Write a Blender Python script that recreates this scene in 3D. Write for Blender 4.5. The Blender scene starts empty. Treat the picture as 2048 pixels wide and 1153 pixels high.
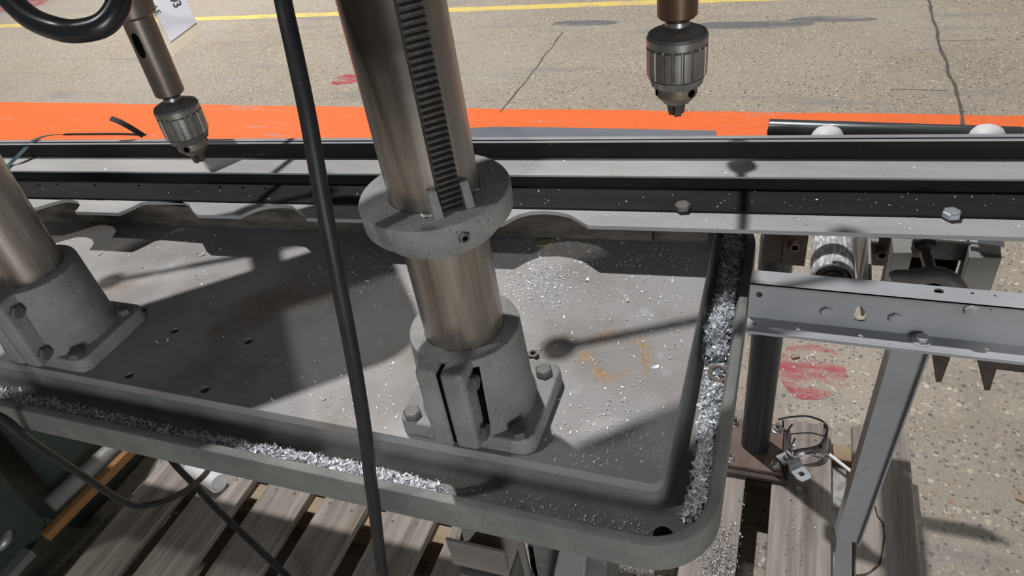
import bpy, bmesh, math, random
import numpy as np
from mathutils import Vector, Matrix, noise
from mathutils.geometry import tessellate_polygon

random.seed(7)
S = bpy.context.scene
COL = S.collection
PI = math.pi

# ------------------------------------------------------------------ camera, world, lights, exposure
FPX = 1450.0
PITCH, ROLL, YAW = 0.6501007, 0.16296876, 0.42753994
CAM = Vector((0.0, 0.0, 1.38))


def cam_rows():
    cp, sp, cr, sr, cy, sy = math.cos(PITCH), math.sin(PITCH), math.cos(ROLL), math.sin(ROLL), math.cos(YAW), math.sin(YAW)
    B = np.array([[1, 0, 0], [0, 0, -1], [0, 1, 0]], float)
    Y = np.array([[cy, sy, 0], [-sy, cy, 0], [0, 0, 1]])
    P = np.array([[1, 0, 0], [0, cp, -sp], [0, sp, cp]])
    R = np.array([[cr, sr, 0], [-sr, cr, 0], [0, 0, 1]])
    return R @ P @ B @ Y


MR = cam_rows()
cam = bpy.data.cameras.new('camera')
cam.sensor_width = 36.0
cam.lens = 36.0 * FPX / 2048.0
cam.clip_start = 0.02
co = bpy.data.objects.new('camera', cam)
COL.objects.link(co)
m = Matrix.Identity(4)
for i in range(3):
    m[i][0], m[i][1], m[i][2] = MR[0][i], -MR[1][i], -MR[2][i]
m.translation = CAM
co.matrix_world = m
S.camera = co

W = bpy.data.worlds.new('world')
S.world = W
W.use_nodes = True
W.node_tree.nodes['Background'].inputs[0].default_value = (0.92, 0.96, 1.0, 1)
W.node_tree.nodes['Background'].inputs[1].default_value = 0.06


def lamp(name, loc, target, power, size, color=(1, 1, 1), spread=PI):
    l = bpy.data.lights.new(name, 'AREA')
    l.shape = 'DISK'
    l.size = size
    l.energy = power
    l.color = color
    l.spread = spread
    o = bpy.data.objects.new(name, l)
    COL.objects.link(o)
    o.location = loc
    o.rotation_euler = (Vector(target) - Vector(loc)).to_track_quat('-Z', 'Y').to_euler()
    return o


lamp('high_bay_lamp', (-1.95, 2.55, 7.2), (-0.25, 0.5, 0.86), 395, 0.16, (1.0, 0.98, 0.97))
lamp('high_bay_lamp', (-3.3, -1.42, 6.86), (-0.3, 0.5, 0.9), 104, 0.25, (1.0, 0.97, 0.93))
lamp('high_bay_lamp', (0.6, 5.3, 5.6), (0.6, 5.3, 0.0), 46, 0.5, (1.0, 0.98, 0.95), math.radians(92))
lamp('high_bay_lamp', (-4.8, 5.2, 5.6), (-4.8, 5.2, 0.0), 125, 0.5, (1.0, 0.98, 0.95), math.radians(92))
lamp('front_fill_light', (2.7, -4.6, 1.5), (-0.2, 0.4, 0.9), 120, 2.2, (0.95, 0.98, 1.0))  # added soft fill from the front right to brighten upright faces

S.view_settings.view_transform = 'Standard'
S.view_settings.look = 'None'
S.view_settings.gamma = 1.0
S.view_settings.use_curve_mapping = False
S.view_settings.exposure = 0.0


# ------------------------------------------------------------------ point helpers: where the sight line through a photo point meets a real plane
def ray(x, y):
    v = MR.T @ np.array([(x - 1024) / FPX, (y - 576.5) / FPX, 1.0])
    return Vector(v)


def pz(x, y, z):
    d = ray(x, y)
    return CAM + d * ((z - CAM.z) / d.z)


def py(x, y, Y):
    d = ray(x, y)
    return CAM + d * (Y / d.y)


def pd(x, y, depth):
    d = ray(x, y)
    return CAM + d * depth


# ------------------------------------------------------------------ materials
class NT:
    def __init__(self, name):
        self.m = bpy.data.materials.new(name)
        self.m.use_nodes = True
        self.t = self.m.node_tree
        self.b = self.t.nodes['Principled BSDF']

    def n(self, typ, **kw):
        nd = self.t.nodes.new(typ)
        for k, v in kw.items():
            if k.startswith('_'):
                setattr(nd, k[1:], v)
            else:
                nd.inputs[k].default_value = v
        return nd

    def l(self, a, b):
        self.t.links.new(a, b)


def ramp(nt, fac, stops, interp='LINEAR'):
    r = nt.n('ShaderNodeValToRGB')
    r.color_ramp.interpolation = interp
    e = r.color_ramp.elements
    while len(e) < len(stops):
        e.new(0.5)
    for i, (p, c) in enumerate(stops):
        e[i].position = p
        e[i].color = (c[0], c[1], c[2], 1) if not isinstance(c, (int, float)) else (c, c, c, 1)
    nt.l(fac, r.inputs[0])
    return r.outputs[0]


def mixc(nt, fac, a, b):
    mx = nt.n('ShaderNodeMix', _data_type='RGBA')
    if isinstance(fac, (int, float)):
        mx.inputs[0].default_value = fac
    else:
        nt.l(fac, mx.inputs[0])
    for i, v in ((6, a), (7, b)):
        if isinstance(v, tuple):
            mx.inputs[i].default_value = (v[0], v[1], v[2], 1)
        else:
            nt.l(v, mx.inputs[i])
    return mx.outputs[2]


def noise_out(nt, vec, scale, detail=5, rough=0.6, dist=0.0):
    n_ = nt.n('ShaderNodeTexNoise', Scale=scale, Detail=detail, Roughness=rough, Distortion=dist)
    nt.l(vec, n_.inputs['Vector'])
    return n_.outputs[0]


def mat(name, stops, scale=12, stretch=(1, 1, 1), rough=0.6, metal=0.0, bump=0.0, bscale=120, spots=(), detail=6, coord='Object', rvar=0.0, spec=0.5):
    nt = NT(name)
    tc = nt.n('ShaderNodeTexCoord')
    mp = nt.n('ShaderNodeMapping')
    mp.inputs['Scale'].default_value = stretch
    if coord == 'World':
        g = nt.n('ShaderNodeNewGeometry')
        nt.l(g.outputs['Position'], mp.inputs[0])
    else:
        nt.l(tc.outputs[coord], mp.inputs[0])
    v = mp.outputs[0]
    nz = noise_out(nt, v, scale, detail)
    c = ramp(nt, nz, stops)
    for (sc, ss, th, soft) in spots:
        f = ramp(nt, noise_out(nt, v, ss, 4), [(th, 0.0), (min(1, th + soft), 1.0)])
        c = mixc(nt, f, c, sc)
    nt.l(c, nt.b.inputs['Base Color'])
    nt.b.inputs['Metallic'].default_value = metal
    nt.b.inputs['Roughness'].default_value = rough
    nt.b.inputs['Specular IOR Level'].default_value = spec
    if rvar:
        r = ramp(nt, noise_out(nt, v, scale * 1.7, 4), [(0.3, max(0, rough - rvar)), (0.7, min(1, rough + rvar))])
        nt.l(r, nt.b.inputs['Roughness'])
    if bump:
        bp = nt.n('ShaderNodeBump', Strength=bump, Distance=0.002)
        nt.l(noise_out(nt, v, bscale, 4), bp.inputs['Height'])
        nt.l(bp.outputs[0], nt.b.inputs['Normal'])
    return nt.m


def concrete_color(nt, vec):
    """Ground concrete with its aggregate showing, as one colour output."""
    base = ramp(nt, noise_out(nt, vec, 1.1, 5), [(0.3, (0.33, 0.285, 0.225)), (0.5, (0.385, 0.335, 0.27)), (0.75, (0.42, 0.38, 0.32))])
    fine = ramp(nt, noise_out(nt, vec, 160, 3), [(0.3, 0.78), (0.7, 1.1)])
    mul = nt.n('ShaderNodeMix', _data_type='RGBA', _blend_type='MULTIPLY')
    mul.inputs[0].default_value = 1.0
    nt.l(base, mul.inputs[6])
    nt.l(fine, mul.inputs[7])
    c = mul.outputs[2]
    for scale, keep in ((62, 0.42), (120, 0.5)):
        vo = nt.n('ShaderNodeTexVoronoi', Scale=scale, Randomness=1.0)
        nt.l(vec, vo.inputs['Vector'])
        sep = nt.n('ShaderNodeSeparateColor')
        nt.l(vo.outputs['Color'], sep.inputs[0])
        inside = ramp(nt, vo.outputs['Distance'], [(keep - 0.12, 1.0), (keep, 0.0)])
        show = ramp(nt, sep.outputs[1], [(0.45, 0.0), (0.52, 1.0)])
        mm = nt.n('ShaderNodeMath', _operation='MULTIPLY')
        nt.l(inside, mm.inputs[0])
        nt.l(show, mm.inputs[1])
        stone = ramp(nt, sep.outputs[0], [(0.0, (0.10, 0.10, 0.11)), (0.14, (0.17, 0.16, 0.15)), (0.24, (0.30, 0.25, 0.19)), (0.5, (0.40, 0.34, 0.26)),
                                         (0.72, (0.47, 0.43, 0.36)), (0.84, (0.60, 0.53, 0.40)), (0.93, (0.36, 0.20, 0.12)), (0.97, (0.66, 0.62, 0.55))], 'CONSTANT')
        c = mixc(nt, mm.outputs[0], c, stone)
    # worn smooth, greyer areas and scuff stains
    c = mixc(nt, ramp(nt, noise_out(nt, vec, 0.7, 3), [(0.45, 0.0), (0.72, 0.55)]), c, (0.40, 0.375, 0.335))
    mp = nt.n('ShaderNodeMapping')
    mp.inputs['Scale'].default_value = (0.7, 5.0, 1)
    nt.l(vec, mp.inputs[0])
    c = mixc(nt, ramp(nt, noise_out(nt, mp.outputs[0], 1.6, 4), [(0.56, 0.0), (0.70, 0.7)]), c, (0.235, 0.225, 0.215))
    return c


def floor_material(name, paint=None, wear=0.55, soft=0.2, wscale=9):
    nt = NT(name)
    g = nt.n('ShaderNodeNewGeometry')
    vec = g.outputs['Position']
    c = concrete_color(nt, vec)
    if paint:
        pv = ramp(nt, noise_out(nt, vec, 25, 4), [(0.3, tuple(p * 0.88 for p in paint)), (0.7, paint)])
        mp = nt.n('ShaderNodeMapping')
        mp.inputs['Scale'].default_value = (0.35, 1.6, 1)
        nt.l(vec, mp.inputs[0])
        f = ramp(nt, noise_out(nt, mp.outputs[0], wscale, 7, 0.68), [(wear, 1.0), (min(1, wear + soft), 0.0)])
        c = mixc(nt, f, c, pv)
    nt.l(c, nt.b.inputs['Base Color'])
    nt.b.inputs['Roughness'].default_value = 0.42
    bp = nt.n('ShaderNodeBump', Strength=0.25, Distance=0.002)
    nt.l(noise_out(nt, vec, 140, 3), bp.inputs['Height'])
    nt.l(bp.outputs[0], nt.b.inputs['Normal'])
    return nt.m


def gm(v):
    return (v, v, v)


M = {}
M['concrete'] = floor_material('concrete')
M['orange'] = floor_material('orange_paint', (0.93, 0.185, 0.05), 0.585, 0.14)
M['yellow'] = floor_material('yellow_paint', (0.78, 0.60, 0.18), 0.50, 0.2, 14)
M['red'] = floor_material('red_paint', (0.42, 0.06, 0.085), 0.45, 0.14, 9)
M['crack'] = mat('crack_dirt', [(0.3, (0.05, 0.045, 0.04)), (0.7, (0.16, 0.14, 0.12))], 60, rough=0.95)
M['cast'] = mat('grey_cast_iron', [(0.3, (0.16, 0.165, 0.16)), (0.55, (0.225, 0.228, 0.218)), (0.8, (0.31, 0.30, 0.285))], 18, rough=0.62, bump=0.45, bscale=420, detail=10,
                spots=[((0.13, 0.13, 0.125), 300, 0.62, 0.08), ((0.27, 0.22, 0.17), 9, 0.64, 0.16)], rvar=0.1)
M['base_cast'] = mat('dusty_cast_iron', [(0.3, (0.22, 0.228, 0.228)), (0.55, (0.315, 0.318, 0.312)), (0.8, (0.41, 0.395, 0.375))], 22, rough=0.66, bump=0.5, bscale=420, detail=10,
                     spots=[((0.14, 0.145, 0.145), 330, 0.60, 0.08), ((0.40, 0.25, 0.18), 13, 0.66, 0.12)], rvar=0.1)
M['slab'] = mat('worn_table_iron', [(0.3, (0.275, 0.26, 0.25)), (0.5, (0.355, 0.345, 0.34)), (0.75, (0.41, 0.405, 0.41))], 7, rough=0.55, bump=0.12, bscale=220,
                spots=[((0.22, 0.17, 0.13), 5.5, 0.54, 0.2), ((0.47, 0.47, 0.485), 26, 0.62, 0.15)], rvar=0.12)
def ring_stain(m, c, r, w):
    t = m.node_tree
    nt = NT.__new__(NT)
    nt.m, nt.t, nt.b = m, t, t.nodes['Principled BSDF']
    src = nt.b.inputs['Base Color'].links[0].from_socket
    g = nt.n('ShaderNodeNewGeometry')
    sub = nt.n('ShaderNodeVectorMath', _operation='SUBTRACT')
    nt.l(g.outputs['Position'], sub.inputs[0])
    sub.inputs[1].default_value = c
    wob = nt.n('ShaderNodeTexNoise', Scale=26.0, Detail=3.0)
    nt.l(g.outputs['Position'], wob.inputs['Vector'])
    ln = nt.n('ShaderNodeVectorMath', _operation='LENGTH')
    nt.l(sub.outputs[0], ln.inputs[0])
    ad = nt.n('ShaderNodeMath', _operation='MULTIPLY_ADD')
    nt.l(wob.outputs[0], ad.inputs[0])
    ad.inputs[1].default_value = 0.022
    nt.l(ln.outputs['Value'], ad.inputs[2])
    k = 0.011
    band = ramp(nt, ad.outputs[0], [(r + k - w, 0.0), (r + k - w * 0.35, 1.0), (r + k + w * 0.3, 1.0), (r + k + w, 0.0)])
    br = ramp(nt, noise_out(nt, g.outputs['Position'], 60, 6), [(0.42, 0.0), (0.56, 0.85)])
    mm = nt.n('ShaderNodeMath', _operation='MULTIPLY')
    nt.l(band, mm.inputs[0])
    nt.l(br, mm.inputs[1])
    rust = ramp(nt, noise_out(nt, g.outputs['Position'], 150, 5), [(0.4, (0.33, 0.20, 0.10)), (0.6, (0.50, 0.30, 0.14)), (0.72, (0.66, 0.52, 0.32))])
    c1 = mixc(nt, mm.outputs[0], src, rust)
    cen = ramp(nt, ad.outputs[0], [(r + k - w * 2.2, 0.8), (r + k - w, 0.0)])
    b2 = ramp(nt, noise_out(nt, g.outputs['Position'], 70, 6), [(0.60, 0.0), (0.66, 0.9)])
    m2 = nt.n('ShaderNodeMath', _operation='MULTIPLY')
    nt.l(cen, m2.inputs[0])
    nt.l(b2, m2.inputs[1])
    c2 = mixc(nt, m2.outputs[0], c1, (0.62, 0.56, 0.44))
    nt.l(c2, nt.b.inputs['Base Color'])


def painted_reflection(m):  # dark reflection of the head, painted into the upper column's colour
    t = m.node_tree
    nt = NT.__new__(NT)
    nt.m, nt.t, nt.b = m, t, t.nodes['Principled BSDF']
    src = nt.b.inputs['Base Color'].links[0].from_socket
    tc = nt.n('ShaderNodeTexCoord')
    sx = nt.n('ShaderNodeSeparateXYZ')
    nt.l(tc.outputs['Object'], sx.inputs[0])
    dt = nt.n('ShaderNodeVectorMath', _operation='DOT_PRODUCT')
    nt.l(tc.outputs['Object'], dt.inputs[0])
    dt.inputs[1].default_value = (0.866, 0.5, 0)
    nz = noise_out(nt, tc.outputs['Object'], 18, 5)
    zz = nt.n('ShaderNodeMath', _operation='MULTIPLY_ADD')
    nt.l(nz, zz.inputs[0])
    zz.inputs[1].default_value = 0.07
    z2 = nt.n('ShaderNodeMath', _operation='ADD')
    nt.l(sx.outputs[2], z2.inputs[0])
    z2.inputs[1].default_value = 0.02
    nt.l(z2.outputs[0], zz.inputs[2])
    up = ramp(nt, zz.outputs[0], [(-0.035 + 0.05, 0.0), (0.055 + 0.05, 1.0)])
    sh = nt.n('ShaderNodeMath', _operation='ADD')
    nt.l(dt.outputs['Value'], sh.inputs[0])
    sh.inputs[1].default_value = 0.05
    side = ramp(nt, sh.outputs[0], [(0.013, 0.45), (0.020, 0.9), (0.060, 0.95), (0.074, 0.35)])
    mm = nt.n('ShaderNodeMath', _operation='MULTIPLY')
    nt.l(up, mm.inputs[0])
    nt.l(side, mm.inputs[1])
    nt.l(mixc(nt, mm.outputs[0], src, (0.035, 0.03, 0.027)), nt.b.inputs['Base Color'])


M['rust_stain'] = mat('rust_stain', [(0.3, (0.33, 0.22, 0.13)), (0.5, (0.32, 0.29, 0.26)), (0.7, (0.40, 0.25, 0.13))], 40, rough=0.8)
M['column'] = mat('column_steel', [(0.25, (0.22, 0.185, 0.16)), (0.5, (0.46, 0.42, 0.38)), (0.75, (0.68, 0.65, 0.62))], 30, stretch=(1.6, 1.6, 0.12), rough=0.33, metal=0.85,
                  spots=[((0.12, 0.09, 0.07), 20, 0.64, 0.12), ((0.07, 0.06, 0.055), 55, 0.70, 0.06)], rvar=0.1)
M['rack'] = mat('greasy_rack_steel', [(0.3, (0.05, 0.047, 0.043)), (0.7, (0.13, 0.12, 0.11))], 60, rough=0.45, metal=0.4, bump=0.3, bscale=300)
M['quill'] = mat('quill_steel', [(0.3, (0.16, 0.13, 0.105)), (0.6, (0.27, 0.24, 0.21)), (0.8, (0.36, 0.33, 0.30))], 26, stretch=(1, 1, 0.25), rough=0.36, metal=0.75,
                 spots=[((0.09, 0.07, 0.055), 30, 0.62, 0.15)])
M['quill_brown'] = mat('browned_quill_steel', [(0.3, (0.13, 0.075, 0.05)), (0.7, (0.24, 0.15, 0.11))], 26, stretch=(1, 1, 0.25), rough=0.36, metal=0.7)
M['chuck'] = mat('chuck_steel', [(0.3, (0.24, 0.235, 0.23)), (0.7, (0.42, 0.41, 0.40))], 40, rough=0.36, metal=0.78, spots=[((0.10, 0.085, 0.07), 50, 0.62, 0.15)])
M['chuck_dark'] = mat('dark_chuck_steel', [(0.3, (0.07, 0.06, 0.055)), (0.7, (0.16, 0.14, 0.125))], 60, rough=0.4, metal=0.7)
M['nose'] = mat('browned_chuck_nose', [(0.3, (0.20, 0.165, 0.135)), (0.7, (0.36, 0.31, 0.265))], 50, rough=0.4, metal=0.7, spots=[((0.10, 0.075, 0.055), 60, 0.6, 0.15)])
M['black'] = mat('black_hole', [(0.4, gm(0.004)), (0.6, gm(0.008))], 10, rough=1.0, spec=0.0)
M['bolt'] = mat('oily_bolt_steel', [(0.3, (0.12, 0.115, 0.11)), (0.7, (0.21, 0.195, 0.185))], 60, rough=0.55, metal=0.3, bump=0.2, bscale=400,
                spots=[((0.30, 0.17, 0.12), 60, 0.64, 0.1)])
M['zinc'] = mat('zinc_plate', [(0.3, (0.42, 0.45, 0.49)), (0.7, (0.60, 0.63, 0.67))], 50, rough=0.42, metal=0.7)
M['dull_zinc'] = mat('dull_zinc', [(0.3, (0.36, 0.37, 0.37)), (0.7, (0.52, 0.53, 0.53))], 60, rough=0.45, metal=0.6)
M['rail'] = mat('dusty_hot_rolled_steel', [(0.3, (0.34, 0.335, 0.33)), (0.55, (0.43, 0.425, 0.42)), (0.8, (0.51, 0.50, 0.485))], 9, stretch=(0.5, 2, 2), rough=0.6,
                spots=[((0.30, 0.22, 0.17), 13, 0.62, 0.2), ((0.14, 0.125, 0.11), 7, 0.69, 0.12)], bump=0.15, bscale=300)
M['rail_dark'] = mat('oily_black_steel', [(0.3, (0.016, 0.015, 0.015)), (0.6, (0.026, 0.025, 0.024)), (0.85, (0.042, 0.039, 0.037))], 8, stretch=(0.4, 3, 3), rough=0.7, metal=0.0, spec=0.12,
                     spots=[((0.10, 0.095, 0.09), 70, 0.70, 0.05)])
M['rail_edge'] = mat('bare_steel_edge', [(0.3, (0.34, 0.345, 0.37)), (0.7, (0.46, 0.465, 0.49))], 20, stretch=(0.4, 2, 2), rough=0.45, metal=0.3)
M['bar_rust'] = mat('rusty_bar', [(0.3, (0.05, 0.042, 0.036)), (0.55, (0.12, 0.105, 0.09)), (0.8, (0.22, 0.20, 0.175))], 26, stretch=(1, 3, 3), rough=0.85, bump=0.4, bscale=200)
M['frame'] = mat('grey_machine_paint', [(0.3, (0.37, 0.38, 0.405)), (0.6, (0.44, 0.45, 0.475)), (0.8, (0.50, 0.505, 0.525))], 8, rough=0.42,
                 spots=[((0.09, 0.08, 0.075), 75, 0.70, 0.03), ((0.36, 0.34, 0.31), 11, 0.62, 0.2)])
M['roller'] = mat('scuffed_galvanised_roller', [(0.3, (0.36, 0.37, 0.39)), (0.50, (0.46, 0.47, 0.50)), (0.55, (0.86, 0.86, 0.86)), (0.8, (0.92, 0.91, 0.90))], 95,
                  stretch=(2.0, 0.7, 2.0), rough=0.6, metal=0.0, detail=10)
M['post'] = mat('black_pipe_steel', [(0.3, (0.045, 0.05, 0.056)), (0.7, (0.085, 0.09, 0.10))], 30, stretch=(2, 2, 0.1), rough=0.38, metal=0.5)
M['brown_steel'] = mat('brown_primer_steel', [(0.3, (0.045, 0.032, 0.026)), (0.7, (0.085, 0.062, 0.05))], 22, rough=0.62, bump=0.2, spots=[((0.22, 0.19, 0.17), 20, 0.64, 0.12)])
M['rust_plate'] = mat('rusty_plate', [(0.3, (0.13, 0.085, 0.065)), (0.6, (0.21, 0.15, 0.125)), (0.8, (0.31, 0.18, 0.11))], 18, rough=0.75, bump=0.2)
M['rubber'] = mat('black_rubber', [(0.3, (0.017, 0.018, 0.02)), (0.7, (0.033, 0.034, 0.037))], 40, rough=0.48, spots=[((0.10, 0.10, 0.10), 160, 0.72, 0.05)])
M['hose'] = mat('glossy_black_rubber', [(0.3, (0.012, 0.013, 0.015)), (0.7, (0.022, 0.023, 0.026))], 20, rough=0.27)
M['wood'] = mat('weathered_pine', [(0.25, (0.15, 0.122, 0.098)), (0.45, (0.29, 0.255, 0.222)), (0.60, (0.40, 0.36, 0.325)), (0.78, (0.50, 0.46, 0.42))], 48, stretch=(1.0, 0.055, 1.0),
                rough=0.8, bump=0.35, bscale=90, coord='World', spots=[((0.20, 0.13, 0.09), 5, 0.64, 0.15)], detail=8)
M['split'] = mat('dark_wood_split', [(0.3, (0.02, 0.014, 0.01)), (0.7, (0.13, 0.075, 0.045))], 90, rough=0.9)
M['wood_tan'] = mat('fresh_pine', [(0.3, (0.30, 0.21, 0.13)), (0.7, (0.46, 0.35, 0.24))], 30, stretch=(0.06, 1, 1), rough=0.8, coord='World')
M['wood_rust'] = mat('orange_stained_wood', [(0.3, (0.22, 0.10, 0.035)), (0.7, (0.42, 0.21, 0.08))], 30, stretch=(1, 0.06, 1), rough=0.8, coord='World')
M['painted_wood'] = mat('paint_spattered_wood', [(0.35, (0.22, 0.22, 0.205)), (0.55, (0.42, 0.42, 0.40)), (0.8, (0.50, 0.50, 0.48))], 45, rough=0.7, bump=0.9, bscale=70)
M['paper'] = mat('white_paper', [(0.3, (0.71, 0.71, 0.76)), (0.7, (0.76, 0.76, 0.80))], 20, rough=0.8)
M['manila'] = mat('manila_paper', [(0.3, (0.70, 0.61, 0.47)), (0.7, (0.74, 0.65, 0.51))], 20, rough=0.8)
M['ink'] = mat('black_ink', [(0.4, gm(0.02)), (0.6, gm(0.028))], 20, rough=0.7)
M['chips'] = mat('aluminium_chips', [(0.3, (0.72, 0.75, 0.79)), (0.7, (0.92, 0.94, 0.97))], 90, rough=0.4, metal=0.2)
M['chips_dark'] = mat('grey_swarf', [(0.3, (0.33, 0.34, 0.37)), (0.7, (0.62, 0.63, 0.66))], 90, rough=0.34, metal=0.6)
M['strap'] = mat('blued_strap_steel', [(0.3, (0.07, 0.115, 0.14)), (0.7, (0.15, 0.22, 0.25))], 30, rough=0.33, metal=0.5)
M['strap_black'] = mat('black_strap_steel', [(0.3, gm(0.012)), (0.7, gm(0.03))], 30, rough=0.4, metal=0.4)
M['sheet'] = mat('grey_bar_steel', [(0.3, (0.20, 0.215, 0.25)), (0.7, (0.27, 0.285, 0.32))], 7, stretch=(0.5, 2, 2), rough=0.4, metal=0.3, spots=[((0.30, 0.14, 0.16), 60, 0.72, 0.03)])
M['paint_pipe'] = mat('paint_splashed_black_pipe', [(0.3, (0.055, 0.065, 0.068)), (0.7, (0.10, 0.115, 0.12))], 14, stretch=(0.6, 2, 2), rough=0.3, metal=0.4,
                      spots=[((0.72, 0.76, 0.76), 26, 0.635, 0.04)])
M['white_plastic'] = mat('white_plastic', [(0.3, gm(0.80)), (0.7, gm(0.88))], 20, rough=0.5)
M['dirty_plastic'] = mat('dirty_white_pipe', [(0.3, (0.14, 0.14, 0.13)), (0.7, (0.36, 0.35, 0.33))], 20, stretch=(1, 0.2, 1), rough=0.5)
M['green'] = mat('dark_green_machine_paint', [(0.3, (0.035, 0.052, 0.042)), (0.7, (0.062, 0.085, 0.07))], 9, rough=0.55, bump=0.15)
M['grey_plate'] = mat('grey_base_plate', [(0.3, (0.17, 0.18, 0.165)), (0.7, (0.26, 0.27, 0.25))], 12, rough=0.6)
M['panel'] = mat('pale_grey_panel', [(0.3, (0.30, 0.31, 0.32)), (0.7, (0.36, 0.37, 0.38))], 8, rough=0.5)
M['offcut'] = mat('tan_galvanised_sheet', [(0.3, (0.30, 0.27, 0.24)), (0.7, (0.40, 0.36, 0.325))], 10, rough=0.5, metal=0.2, spots=[((0.16, 0.12, 0.10), 60, 0.72, 0.03)])
M['steel_dark'] = mat('dark_mill_steel', [(0.3, (0.055, 0.055, 0.055)), (0.7, (0.12, 0.118, 0.115))], 16, rough=0.5, metal=0.4)
M['box_tube'] = mat('grey_bracket_steel', [(0.3, (0.25, 0.245, 0.235)), (0.7, (0.34, 0.335, 0.325))], 14, rough=0.5, metal=0.15, spots=[((0.14, 0.13, 0.12), 40, 0.68, 0.06)])
M['glasses_frame'] = mat('black_glasses_plastic', [(0.3, (0.012, 0.012, 0.018)), (0.7, (0.03, 0.03, 0.042))], 20, rough=0.3)
M['debris'] = mat('yellow_brown_scrap', [(0.3, (0.30, 0.27, 0.13)), (0.7, (0.48, 0.45, 0.28))], 60, rough=0.8)
g_ = NT('clear_lens')
tr_ = g_.n('ShaderNodeBsdfTransparent')
tr_.inputs[0].default_value = (0.93, 0.93, 0.96, 1)
gl_ = g_.n('ShaderNodeBsdfGlossy')
gl_.inputs['Roughness'].default_value = 0.08
fr_ = g_.n('ShaderNodeFresnel', IOR=1.35)
mx_ = g_.n('ShaderNodeMixShader')
g_.l(fr_.outputs[0], mx_.inputs[0])
g_.l(tr_.outputs[0], mx_.inputs[1])
g_.l(gl_.outputs[0], mx_.inputs[2])
g_.l(mx_.outputs[0], g_.t.nodes['Material Output'].inputs[0])
M['lens'] = g_.m


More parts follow.
